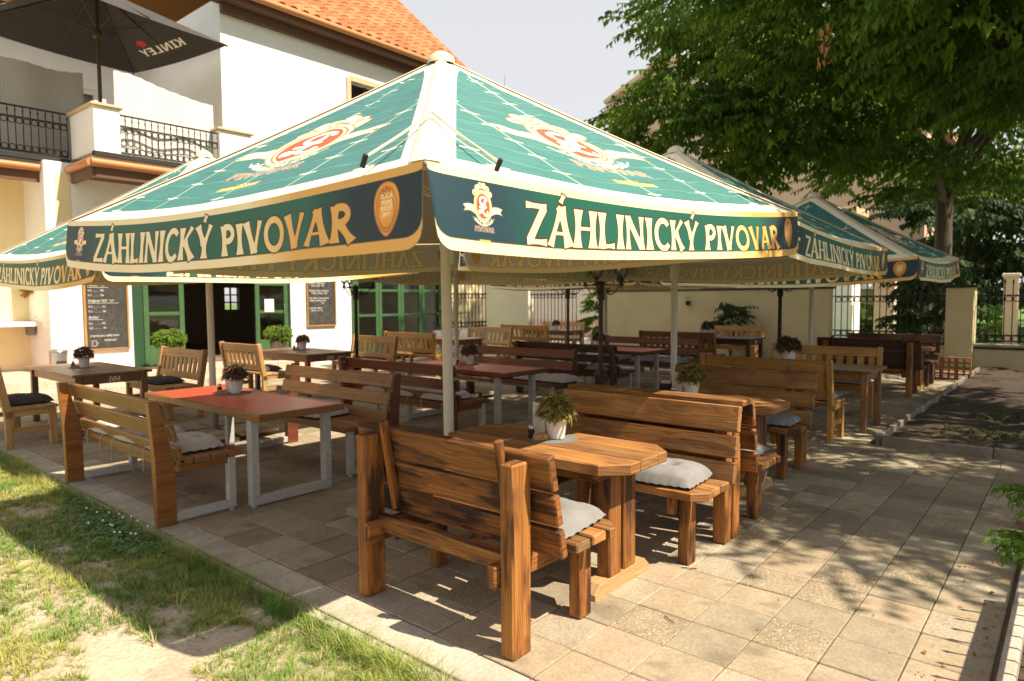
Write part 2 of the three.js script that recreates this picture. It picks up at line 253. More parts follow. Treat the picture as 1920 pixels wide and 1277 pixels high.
// ---------- grass ----------
const dirtSpots = [[50, 950, 60, 0.55], [110, 1015, 40, 0.5], [190, 1052, 40, 0.55], [330, 1150, 75, 0.9], [220, 1212, 120, 1], [420, 1185, 70, 0.9], [300, 1262, 140, 1], [70, 908, 60, 0.5], [470, 1140, 46, 0.6], [560, 1225, 60, 0.5], [195, 1130, 60, 0.5], [340, 1200, 70, 0.9], [100, 1240, 60, 0.5], [660, 1260, 60, 0.5]].map(([x, y, a, wgt]) => { const c = atY(x, y), r = atY(x + a, y); return [c.x, c.z, Math.hypot(r.x - c.x, r.z - c.z), wgt]; });
{
  const blade = (rg, L, w, lean, dir, ox, oz) => {
    const pts = [], n = 3; for (let i = 0; i <= n; i++) { const t = i / n, y = L * t * (1 - 0.25 * lean * t), o = L * lean * t * t; pts.push([ox + Math.cos(dir) * o, y, oz + Math.sin(dir) * o, w * (1 - t * 0.92)]); }
    const P = [], px = -Math.sin(dir), pz = Math.cos(dir);
    for (let i = 0; i < n; i++) { const a = pts[i], b = pts[i + 1]; const q = (p, s) => [p[0] + px * s * p[3] / 2, p[1], p[2] + pz * s * p[3] / 2]; P.push(...q(a, -1), ...q(a, 1), ...q(b, 1)); if (i < n - 1) P.push(...q(a, -1), ...q(b, 1), ...q(b, -1)); }
    return P;
  };
  const tuft = (seed, n, L) => { const rg = RNG(seed), P = []; for (let i = 0; i < n; i++) { const d = rg() * 6.283, r = rg() * 0.02; P.push(...blade(rg, L * (0.5 + rg() * 0.8), 0.0026 + rg() * 0.0016, 0.25 + rg() * 0.9, d, Math.cos(d) * r, Math.sin(d) * r)); } const g = new THREE.BufferGeometry(); g.setAttribute('position', new THREE.Float32BufferAttribute(P, 3)); g.computeVertexNormals(); return g; };
  const gm = new THREE.MeshPhysicalMaterial({ color: C(1, 1, 1), roughness: 0.8 });
  const lawnGrass = thing('grass', 'short patchy green grass on the sandy lawn', 'grass', [0, 0, 0], 0, null, 'stuff');
  const variants = [tuft(1, 11, 0.045), tuft(2, 12, 0.06), tuft(3, 9, 0.035), tuft(4, 8, 0.1)], rg = RNG(5), lists = [[], [], [], []];
  for (let i = 0; i < 70000; i++) {
    const z = Z0 + 0.055 + Math.pow(rg(), 1.35) * 2.6, x = -13 + rg() * 13.5; const r1 = rg(), r2 = rg(), r3 = rg(), r4 = rg();
    let d = fbm(x / 16 + 2, z / 16 + 2, 26, 26, 4, 9) * 2.1 - 0.22;
    for (const [cx, cz, ra, rb] of dirtSpots) { const q = Math.hypot((x - cx) / Math.max(ra, 0.08), (z - cz) / Math.max(ra * 0.55, 0.06)); d -= rb * sst(1.5, 0.4, q + (fbm(x / 16 + 5, z / 16 + 5, 60, 60, 3, 77) - 0.5) * 0.9); }
    d += 0.6 * sst(0.14, 0, z - Z0 - 0.06); if (z > 0.3) d -= (z - 0.3) * 0.3;
    if (r1 > clamp(d)) continue;
    const edge = z - Z0 < 0.16; const vi = edge && r2 < 0.4 ? 3 : r2 < 0.4 ? 0 : r2 < 0.7 ? 1 : 2;
    lists[vi].push([x, bumpy(7, 0.05, 2.2)(x, z) - 0.034, z, r3 * 6.283, 0.7 + r4 * 0.7, fbm(x / 16, z / 16, 40, 40, 3, 31)]);
  }
  const m4 = new THREE.Matrix4(), col = new THREE.Color();
  lists.forEach((l, k) => {
    const im = new THREE.InstancedMesh(variants[k], gm, l.length); im.name = 'grass_blades'; im.castShadow = im.receiveShadow = true;
    l.forEach((b, i) => { m4.compose(V3(b[0], b[1], b[2]), new THREE.Quaternion().setFromEuler(new THREE.Euler(0, b[3], 0)), V3(b[4], b[4] * 0.95, b[4])); im.setMatrixAt(i, m4); const t = clamp((b[5] - 0.35) * 2.4 + (hash(i, k, 5) - 0.5) * 0.5); col.setRGB(lerp(0.14, 0.36, t), lerp(0.24, 0.36, t), lerp(0.03, 0.075, t)); if (hash(i, k, 9) < 0.13) col.setRGB(0.42, 0.33, 0.16); im.setColorAt(i, col); });
    im.userData.kind = 'stuff'; lawnGrass.add(im);
  });
  // clover patch beside the kerb
  const cl = thing('clover_patch', 'dark green clover with small white heads beside the kerb', 'clover', [0, 0, 0], 0, null, 'stuff');
  const P = []; for (let k = 0; k < 3; k++) { const a = k * 2.094; for (let s = 0; s < 6; s++) { const t0 = s / 6 * 6.283, t1 = (s + 1) / 6 * 6.283; const q = t => [Math.cos(a) * 0.009 + Math.cos(t) * 0.008, 0.03 + Math.cos(t - a) * 0.002, Math.sin(a) * 0.009 + Math.sin(t) * 0.008]; P.push(Math.cos(a) * 0.009, 0.029, Math.sin(a) * 0.009, ...q(t1), ...q(t0)); } }
  const cg = new THREE.BufferGeometry(); cg.setAttribute('position', new THREE.Float32BufferAttribute(P, 3)); cg.computeVertexNormals();
  const cm = new THREE.MeshPhysicalMaterial({ color: C(0.10, 0.23, 0.04), roughness: 0.7, transmission: 0.35, thickness: 0 }), im = new THREE.InstancedMesh(cg, cm, 1700); im.name = 'clover_leaves'; im.userData.kind = 'stuff';
  const c0 = atY(215, 985), e = new THREE.Euler();
  for (let i = 0; i < 1700; i++) { const a = rg() * 6.283, r = Math.pow(rg(), 0.8) * 1.25; const x = c0.x + Math.cos(a) * r * 0.75, z = Math.max(Z0 + 0.08 + rg() * 0.06, c0.z + Math.sin(a) * r * 0.2); e.set((rg() - 0.5) * 0.7, rg() * 6, (rg() - 0.5) * 0.7); m4.compose(V3(x, -0.035 + Math.pow(rg(), 2) * 0.05, z), new THREE.Quaternion().setFromEuler(e), V3(1, 1, 1).multiplyScalar(0.6 + rg() * 0.5)); im.setMatrixAt(i, m4); }
  cl.add(im);
  const fl = new THREE.InstancedMesh(new THREE.IcosahedronGeometry(0.008, 1), M.white, 16); fl.name = 'clover_flowers'; fl.userData.kind = 'stuff'; for (let i = 0; i < 16; i++) { const a = rg() * 6.283, r = Math.sqrt(rg()); m4.makeTranslation(c0.x + Math.cos(a) * r * 0.55, 0.035 + rg() * 0.03, Math.max(Z0 + 0.08, c0.z + Math.sin(a) * r * 0.17)); fl.setMatrixAt(i, m4); } cl.add(fl);
}
// ---------- lettering helpers (canvas) ----------
function canvas(w, h) { const c = document.createElement('canvas'); c.width = w; c.height = h; return [c, c.getContext('2d')]; }
function canvasTex(c) { const t = new THREE.CanvasTexture(c); t.colorSpace = THREE.SRGBColorSpace; t.magFilter = THREE.LinearFilter; t.anisotropy = 8; return t; }

// ---------- restaurant building ----------
const FX = -14.5, UX = -14.05;
function wallBoxes(list) { return merge(list.map(([x0, x1, y0, y1, z0, z1], i) => { const [g, p] = ext(x0, x1, y0, y1, z0, z1, 0, 300 + i % 7); return moved(g, ...p); })); }
{
  const b = thing('restaurant_building', 'white two storey restaurant with orange tiled roof and balcony', 'building');
  // main facade pieces round the openings
  mesh('wall', wallBoxes([
    [FX, UX, 4.0, 4.2, -14.3, -7.6], [FX - 0.3, FX, 0, 4.2, -5.45, -4.45], [FX - 0.3, FX, 2.85, 4.2, -8.95, -5.45], [FX - 0.3, FX, 0, 4.2, -10.75, -8.95], [FX - 0.3, FX, 2.75, 4.2, -14.05, -10.75], [FX - 0.3, FX, 0, 4.2, -14.3, -14.05],
    [UX - 0.3, UX, 4.2, 8.0, -10.5, -7.2], [UX - 0.3, UX, 4.2, 5.6, -11.65, -10.5], [UX - 0.3, UX, 7.05, 8.0, -11.65, -10.5], [UX - 0.3, UX, 4.2, 8.0, -14.3, -11.65],
    [-22, UX - 0.3, 4.2, 8.0, -7.5, -7.2], [-22, FX - 0.3, 0, 8.0, -14.3, -14.0]]), M.plaster, b);
  mesh('gable_wall', prism([[-13.7, 8.0], [-24.2, 8.0], [-19, 12.6]].map(([x, y]) => [x, y]), 0.3), M.plaster, b, [0, 0, -14.3]);
  mesh('wall', wallBoxes([[-18.9, -16.0, 0.28, 4.2, -4.45, -4.15]]), M.plasterYellow, b);
  mesh('wall', wallBoxes([[-16.05, -15.75, 0.28, 4.2, -4.15, 5], [-15.75, -14.5, 3.1, 3.98, -4.44, -4.2]]), M.plasterYellow, b);
  mesh('pilaster', cbox(1.3, 4.0, 0.42, 0.01, 5), M.plaster, b, [-15.16, 2.2, -4.24]);
  mesh('pilaster', cbox(0.4, 4.0, 0.5, 0.01, 6), M.plasterYellow, b, [-15.55, 2.2, -0.6]);
  mesh('side_wing', wallBoxes([[FX - 0.3, FX - 0.05, 0, 3.0, -15.8, -14.3]]), M.plasterYellow, b);
  // balcony slab, gutters, soffit
  mesh('balcony_slab', wallBoxes([[-18, -14.8, 4.0, 4.2, -4.5, 5], [-18, -13.45, 4.0, 4.2, -7.2, -4.5]]), M.plasterPale, b);
  mesh('fascia', wallBoxes([[-14.8, -14.74, 3.82, 4.0, -4.5, 5], [-14.8, -13.42, 3.82, 4.0, -4.52, -4.46], [-13.46, -13.4, 3.82, 4.0, -7.6, -4.52], [-14.5, -13.46, 3.93, 4.0, -7.6, -4.52]]), M.brown, b);
  const gut = mesh('gutter', bar([-14.68, 4.07, 5], [-14.68, 4.07, -4.42], 0.07, 10), M.copper, b);
  mesh('gutter_run', bar([-14.68, 4.07, -4.42], [-13.34, 4.07, -4.42], 0.07, 10), M.copper, gut); mesh('gutter_run', bar([-13.34, 4.07, -4.42], [-13.34, 4.07, -7.9], 0.07, 10), M.copper, gut);
  mesh('flashing', wallBoxes([[-14.72, -14.6, 4.2, 4.28, -4.5, 5], [-13.5, -13.38, 4.2, 4.28, -7.4, -4.5]]), M.black, b);
  // balcony piers
  for (const [x0, x1, z0, z1] of [[-14.6, -13.42, -4.95, -4.52], [-14.05, -13.45, -7.5, -6.82]]) { const p = boxPart('balcony_pier', M.plaster, b, x0, x1, 4.28, 5.08, z0, z1, 0.01, 3); mesh('coping', cbox(x1 - x0 + 0.1, 0.05, z1 - z0 + 0.1, 0.01, 4), M.trim, p, [0, 0.426, 0]); }
  // iron railings: rails, bars with rings
  const ring = new THREE.TorusGeometry(0.05, 0.009, 5, 14); ring.rotateY(Math.PI / 2);
  function railing(x, za, zb, y0, y1) {
    const r = mesh('railing', merge([ext(x - 0.012, x + 0.012, y1 - 0.03, y1, zb, za), ext(x - 0.01, x + 0.01, y1 - 0.22, y1 - 0.195, zb, za), ext(x - 0.01, x + 0.01, y0, y0 + 0.025, zb, za)].map(([g, p]) => moved(g, ...p))), M.iron, b);
    const n = Math.round((za - zb) / 0.115), bg = cbox(0.014, y1 - y0 - 0.03, 0.014, 0.002), fin = lathe([[0, 0.05], [0.018, 0.02], [0.012, 0], [0, -0.05]], 6);
    for (let i = 0; i <= n; i++) { const z = lerp(za, zb, i / n); mesh('baluster', bg, M.iron, r, [x, (y0 + y1) / 2, z]); mesh('finial', fin, M.iron, r, [x, y1 - 0.11, z]); if (i < n) { mesh('ring', ring, M.iron, r, [x, y1 - 0.27, z - 0.0575]); mesh('ring', ring, M.iron, r, [x, y0 + 0.075, z - 0.0575]); } }
  }
  railing(-14.7, -0.9, -4.5, 4.32, 5.14); railing(-13.55, -4.97, -6.82, 4.32, 5.03);
  // recessed upper storey behind the balcony
  mesh('recessed_wall', wallBoxes([[-18.3, -18, 4.2, 8.2, -4.6, 5], [-18.3, -18, 4.2, 5.0, -6.2, -4.6], [-18.3, -18, 6.6, 8.2, -6.2, -4.6], [-18.3, -18, 4.2, 8.2, -7.2, -6.2]]), M.plaster, b);
  const rw = mesh('window', wallBoxes([[-18.1, -18.04, 5.0, 6.6, -6.2, -6.1], [-18.1, -18.04, 5.0, 6.6, -5.45, -5.35], [-18.1, -18.04, 5.0, 6.6, -4.7, -4.6], [-18.1, -18.04, 5.0, 5.1, -6.1, -4.7], [-18.1, -18.04, 6.5, 6.6, -6.1, -4.7]]), M.white, b); boxPart('pane', M.grey, rw, -18.2, -18.18, 5.0, 6.6, -6.2, -4.6, 0);
  mesh('eaves', wallBoxes([[-18, -17.2, 7.7, 7.9, -7.2, 5]]), M.brown, b); mesh('gutter', bar([-17.1, 7.86, -7.2], [-17.1, 7.86, 5], 0.08, 10), M.copper, b);
  // main eaves and roof
  mesh('eaves', wallBoxes([[UX - 0.05, -13.75, 7.86, 8.0, -14.3, -7.0], [-13.75, -13.68, 7.86, 8.06, -14.3, -7.0], [UX, UX + 0.12, 7.66, 7.86, -14.3, -7.2]]), M.brown, b);
  mesh('gutter', bar([-13.6, 8.02, -7.0], [-13.6, 8.02, -14.45], 0.075, 10), M.copper, b);
  const sl = 0.745, cs = Math.cos(sl), sn = Math.sin(sl), roof = mesh('roof', moved(cbox(7.6, 0.06, 7.5, 0.004, 9), -13.66 - 3.8 * cs, 8.06 + 3.8 * sn, -10.65, 0, 0, -sl), M.terra, b);
  // tiles: a curved pan per tile, laid in rows up the slope
  const tp = []; for (let i = 0; i <= 6; i++) { const t = i / 6; tp.push([-0.16 + 0.32 * t, 0.028 * Math.sin(t * Math.PI * 2)]); }
  const tile = (() => { const P = []; const nrm = []; const L = 0.4, th = 0.018; for (let i = 0; i < 6; i++) { const [z0, h0] = tp[i], [z1, h1] = tp[i + 1]; const v = [[0, h0 + th, z0], [0, h1 + th, z1], [-L, h1, z1], [-L, h0, z0]]; P.push(...v[0], ...v[1], ...v[2], ...v[0], ...v[2], ...v[3]); const e = [[0, h0 - th, z0], [0, h1 - th, z1]]; P.push(...e[0], ...e[1], ...v[1], ...e[0], ...v[1], ...v[0]); } const g = new THREE.BufferGeometry(); g.setAttribute('position', new THREE.Float32BufferAttribute(P, 3)); g.setAttribute('uv', new THREE.Float32BufferAttribute(new Float32Array(P.length / 3 * 2), 2)); g.computeVertexNormals(); return g; })();
  let count = 0; const more = []; const rg = RNG(4);
  for (let r = 0; r < 21; r++) for (let c = 0; c < 25; c++) { const s = r * 0.36, x = -13.62 - s * cs, y = 8.09 + s * sn + 0.03, z = -7.15 - c * 0.295; const vis = z < -7.7 + r * -0.24; const mi = Math.floor(rg() * 4), dy = (rg() - 0.5) * 0.008; if (vis && count < 280) { count++; mesh('roof_tile', tile, tileMats[mi], roof, [x, y + dy, z], [0, 0, -sl]); } else more.push(moved(tile, x, y + dy, z, 0, 0, -sl)); }
  if (more.length) { const m = mesh('roof_tiles', merge(more), tileMats[0], roof); m.userData.kind = 'stuff'; }
  const verge = []; for (let r = 0; r < 20; r++) verge.push(r); verge.forEach(r => { const s = r * 0.36; mesh('verge_tile', cbox(0.38, 0.16, 0.2, 0.02, r % 4), tileMats[r % 4], roof, [-13.75 - s * cs, 8.15 + s * sn, -14.4], [0, 0, -sl - 0.04]); });
  mesh('back_slope', moved(cbox(7.6, 0.06, 7.5, 0.004, 9), -24.3 + 3.8 * cs, 8.06 + 3.8 * sn, -10.65, 0, 0, sl), M.terra, roof);
  // upper window
  const w = mesh('window', wallBoxes([[UX - 0.02, UX + 0.04, 5.55, 7.12, -10.5, -10.38], [UX - 0.02, UX + 0.04, 5.55, 7.12, -11.77, -11.65], [UX - 0.02, UX + 0.045, 7.05, 7.18, -11.65, -10.5], [UX - 0.02, UX + 0.045, 5.5, 5.6, -11.65, -10.5]]), M.trim, b); boxPart('sash', M.brown, w, UX - 0.2, UX - 0.16, 5.6, 7.05, -11.1, -11.04, 0.002); boxPart('pane', M.black, w, UX - 0.24, UX - 0.22, 5.6, 7.05, -11.65, -10.5, 0);
  // shelf in the open porch
  const sh = boxPart('shelf', M.plaster, b, -15.75, -15.0, 1.16, 1.24, -4.15, -0.4, 0.006); for (let i = 0; i < 4; i++) boxPart('bracket', M.grey, sh, -15.75, -15.3, 0.98, 1.16, -4.0 + i, -3.95 + i, 0.004).position.sub(sh.position);
  // interior behind the doors
  mesh('interior', wallBoxes([[-21, FX - 0.3, 0.2, 0.3, -14, -4.45], [-21.2, -21, 0.3, 4.0, -10.65, -4.45], [-21.2, -21, 0.3, 1.35, -11.15, -10.65], [-21.2, -21, 2.05, 4.0, -11.15, -10.65], [-21.2, -21, 0.3, 4.0, -14, -11.15], [-21, FX - 0.3, 3.0, 3.1, -14, -4.45], [-21, FX - 0.3, 0.3, 3.0, -4.55, -4.46]]), plain(0.22, 0.15, 0.10, 0.8), b);
  boxPart('bar_counter', M.tablew, b, -18.2, -17.6, 0.3, 1.3, -7.6, -4.7, 0.01); for (const z of [-10.9]) boxPart('mullion', M.brown, b, -21.15, -21.1, 1.35, 2.05, z - 0.02, z + 0.02, 0);
  for (const y of [1.58, 1.82]) boxPart('mullion', M.brown, b, -21.16, -21.09, y - 0.02, y + 0.02, -11.15, -10.65, 0);
  // green doors: frame, leaves with glazed panes
  function leaf(z0, z1, y0, y1, x = FX + 0.03, rows = 3, kick = 0.42, noglass) {
    const d = mesh('glazed_door', wallBoxes([[x - 0.05, x, y0, y1, z1 - 0.1, z1], [x - 0.05, x, y0, y1, z0, z0 + 0.1], [x - 0.05, x, y1 - 0.1, y1, z0 + 0.1, z1 - 0.1]]), M.green, b);
    boxPart('kick_panel', M.green, d, x - 0.048, x - 0.006, y0, y0 + kick, z0 + 0.1, z1 - 0.1, 0.006); const h = (y1 - 0.1 - y0 - kick) / rows;
    for (let i = 0; i < rows; i++) { if (i) boxPart('glazing_bar', M.green, d, x - 0.05, x - 0.004, y0 + kick + h * i - 0.035, y0 + kick + h * i + 0.035, z0 + 0.1, z1 - 0.1, 0.004); boxPart('pane', M.glass, d, x - 0.03, x - 0.026, y0 + kick + h * i + (i ? 0.035 : 0), y0 + kick + h * (i + 1) - (i < rows - 1 ? 0.035 : 0), z0 + 0.1, z1 - 0.1, 0); }
    return d;
  }
  mesh('door_frame', wallBoxes([[FX - 0.3, FX + 0.05, 0.28, 2.85, -5.62, -5.45], [FX - 0.3, FX + 0.05, 0.28, 2.85, -8.95, -8.9], [FX - 0.3, FX + 0.05, 2.75, 2.85, -8.9, -5.62]]), M.greenDark, b);
  leaf(-6.45, -5.64, 0.3, 2.75); const rd = leaf(-8.89, -8.06, 0.3, 2.75);
  mesh('door_handle', bar([FX + 0.06, 1.32, -8.78], [FX + 0.06, 1.55, -8.78], 0.012), plain(0.6, 0.58, 0.55, 0.3, 0.9), rd);
  boxPart('notice', M.card, rd, FX + 0.034, FX + 0.037, 1.36, 1.66, -8.52, -8.28, 0);
  mesh('door_frame', wallBoxes([[FX - 0.2, FX + 0.05, 0.0, 2.75, -10.85, -10.75], [FX - 0.2, FX + 0.05, 0.0, 2.75, -14.05, -13.95], [FX - 0.2, FX + 0.05, 2.65, 2.75, -13.95, -10.85]]), M.green, b);
  for (let i = 0; i < 4; i++) { const z1 = -10.86 - i * 0.775; leaf(z1 - 0.765, z1, 0.05, 2.65, FX + 0.02, 3, 0.5); }
  boxPart('grey_panel', M.grey, b, FX + 0.3, FX + 0.34, 0.05, 0.75, -15.6, -13.3, 0.005);
}
function signBoard(name, label, z0, z1, y0, y1, draw, W, H) {
  const t = thing(name, label, 'menu board', [FX + 0.035, y0, (z0 + z1) / 2], 0);
  const w = z0 - z1, h = y1 - y0, fr = 0.035; const [c, x] = canvas(W, H); x.fillStyle = '#3a3836'; x.fillRect(0, 0, W, H);
  const rg = RNG(8); for (let i = 0; i < 220; i++) { x.fillStyle = `rgba(255,255,255,${0.012 + rg() * 0.02})`; x.beginPath(); x.ellipse(rg() * W, rg() * H, 20 + rg() * 90, 6 + rg() * 30, rg() * 3, 0, 7); x.fill(); } draw(x, W, H);
  const g = new THREE.PlaneGeometry(w - 2 * fr, h - 2 * fr); g.rotateY(Math.PI / 2);
  mesh('board', cbox(0.018, h - 2 * fr, w - 2 * fr, 0.002), M.black, t, [-0.012, h / 2, 0]); mesh('chalk_text', g, std({ map: canvasTex(c), roughness: 0.9 }), t, [0.001, h / 2, 0]);
  for (const s of [-1, 1]) { mesh('frame_rail', cbox(0.045, h, fr, 0.004, 7), M.pineGold, t, [0, h / 2, s * (w - fr) / 2]); mesh('frame_rail', cbox(0.045, fr, w - 2 * fr, 0.004, 8), M.pineGold, t, [0, h / 2 + s * (h - fr) / 2, 0]); }
}
const chalk = (x, s, px, py, size, W) => { x.fillStyle = 'rgba(240,236,228,0.92)'; x.font = `${size}px sans-serif`; x.fillText(s, px, py); };
signBoard('price_board', 'tall chalkboard of drink prices beside the open door', -4.57, -5.36, 0.68, 2.75, (x, W, H) => {
  const u = (s, y) => { x.fillRect(W * 0.05, y, W * s, 4); }; const L = [['Záhlinický', .05, 40], ['0,5 . . . . .  54', .105, 34], ['0,3 . . . . .  39', .15, 34], ['DLE NABÍDKY:', .335, 36], ['Hanák    12°', .40, 42], ['0,5 . . . . .  54-', .45, 34], ['0,3 . . . . .  39-', .495, 34], ['Originál 1927  12°', .55, 40], ['0,5 . . . . . .  52-', .605, 34], ['0,3 . . . . . .  38-', .65, 34], ['Radler', .71, 42], ['0,5 . . . . . . 45-', .765, 34], ['0,3 . . . . . .  35-', .81, 34], ['„Teprve pivo udělá žízeň', .885, 34], ['krásnou!“', .93, 36], ['0,5 . . . . .  52', .2, 34], ['0,3 . . . . .  37', .245, 34]];
  for (const [s, y, z] of L) chalk(x, s, W * (s.startsWith('krás') ? 0.42 : 0.06), H * y, z); u(.5, H * .062); u(.5, H * .41); u(.75, H * .56); u(.34, H * .72); x.strokeStyle = 'rgba(240,236,228,0.9)'; x.lineWidth = 4; x.strokeRect(W * 0.12, H * 0.925, W * 0.1, H * 0.05); x.beginPath(); x.arc(W * 0.235, H * 0.95, 14, -1.5, 1.5); x.stroke();
}, 512, 1340);
signBoard('specials_board', 'smaller chalkboard with handwritten dishes and blank lower half', -9.4, -10.24, 0.98, 2.5, (x, W, H) => {
  const L = ['Vepřo knedlo zelo', 'pečené s bylinkami', '    Kuře s rýží  160', '', 'Pečená žebra s křenem', '    chléb, hořčice  189', '', 'Mix salát s mozzarellou', 'rajčata, olivový olej', '                       159', '', 'sváteční menu', '   dezert  za  75,-']; L.forEach((s, i) => chalk(x, s, W * 0.05, H * (0.26 + i * 0.042), 36));
}, 512, 926);

// ---------- iron fence panel builder ----------
const spear = lathe([[0, 0.13], [0.012, 0.09], [0.026, 0.045], [0.01, 0.01], [0.02, 0], [0.01, -0.02], [0, -0.02]], 6);
const fring = new THREE.TorusGeometry(0.062, 0.011, 5, 16);
function ironFence(label, x0, x1, z, y0, y1, n, group) {
  const f = thing('iron_fence', label, 'fence', [x0, 0, z], 0, group), L = x1 - x0;
  for (const y of [y1 - 0.24, y0 + 0.06, y0 + 0.2]) mesh('rail', cbox(L, 0.025, 0.02, 0.003), M.iron, f, [L / 2, y, 0]);
  for (let i = 0; i < n; i++) { const x = L * (i + 0.5) / n; mesh('bar', cbox(0.02, y1 - y0, 0.016, 0.002), M.iron, f, [x, (y0 + y1) / 2, 0]); mesh('spear_tip', spear, M.iron, f, [x, y1 + 0.015, 0]); if (i < n - 1) { mesh('ring', fring, M.iron, f, [x + L / n / 2, y1 - 0.32, 0]); mesh('ring', fring, M.iron, f, [x + L / n / 2, y0 + 0.13, 0]); } }
  return f;
}
const WZ = -18.4;
{
  const w = thing('boundary_wall', 'long beige rendered wall with dark coping behind the far tables', 'wall');
  boxPart('render', M.plasterBeige, w, -11.7, -4.9, 0, 1.86, WZ - 0.3, WZ, 0.01, 1); boxPart('coping', M.black, w, -11.75, -4.85, 1.86, 1.91, WZ - 0.36, WZ + 0.06, 0.006);
  const l = thing('low_wall', 'low beige wall with dark coping under the spear topped fence', 'wall');
  boxPart('render', M.plasterBeige, l, -4.9, -2.38, 0, 0.52, WZ - 0.3, WZ, 0.01, 2); boxPart('coping', M.black, l, -4.9, -2.38, 0.52, 0.57, WZ - 0.36, WZ + 0.06, 0.006);
  const l2 = thing('low_wall', 'low beige wall with ledge to the right of the gate pillar', 'wall');
  boxPart('render', M.plasterBeige, l2, -1.84, 7.5, 0, 0.46, WZ - 0.3, WZ, 0.01, 3); boxPart('coping', M.black, l2, -1.84, 7.5, 0.46, 0.5, WZ - 0.36, WZ + 0.06, 0.006); boxPart('ledge', M.kerb, l2, -1.84, 7.5, 0.5, 0.56, WZ - 0.3, WZ - 0.02, 0.006);
  const p = thing('gate_pillar', 'square beige pillar with dark cap between the two iron fences', 'pillar');
  boxPart('shaft', M.plasterBeige, p, -2.38, -1.84, 0, 1.84, WZ - 0.42, WZ + 0.1, 0.012, 4); boxPart('cap', M.black, p, -2.44, -1.78, 1.84, 1.9, WZ - 0.48, WZ + 0.16, 0.008);
  ironFence('black spear topped iron fence between the beige wall and the pillar', -4.88, -2.4, WZ - 0.15, 0.6, 1.9, 17); ironFence('black spear topped iron fence running on beyond the pillar', -1.82, 3.2, WZ - 0.15, 0.57, 1.9, 34);
  ironFence('black iron gate of rings and bars beside the beige house corner', -14.7, -12.65, WZ, 0.08, 2.05, 14);
  const q = thing('house_corner', 'plain beige rendered wall block beside the iron gate', 'wall'); boxPart('render', M.plasterPale, q, -16.8, -14.75, 0, 2.7, WZ - 0.3, WZ, 0.01, 5);
  const rp = ironFence('iron window guard fence in front of the yellow wing', 0, 2.3, 0, 0.75, 2.05, 15); rp.position.set(FX + 0.36, 0, -13.3); rp.rotation.y = Math.PI / 2;
  const wl = thing('wall_lamp', 'small clear glass lamp fixed to the long beige wall', 'lamp', [-8.75, 1.55, WZ + 0.08]);
  mesh('lamp_holder', lathe([[0, -0.12], [0.06, -0.11], [0.07, 0], [0.03, 0.02], [0, 0.02]], 10), M.black, wl); mesh('shade', lathe([[0.04, 0.02], [0.11, 0.16], [0.105, 0.165], [0.035, 0.03]], 12), M.glass, wl); mesh('arm', bar([0, -0.05, 0], [0, -0.05, -0.08], 0.02), M.black, wl);
}
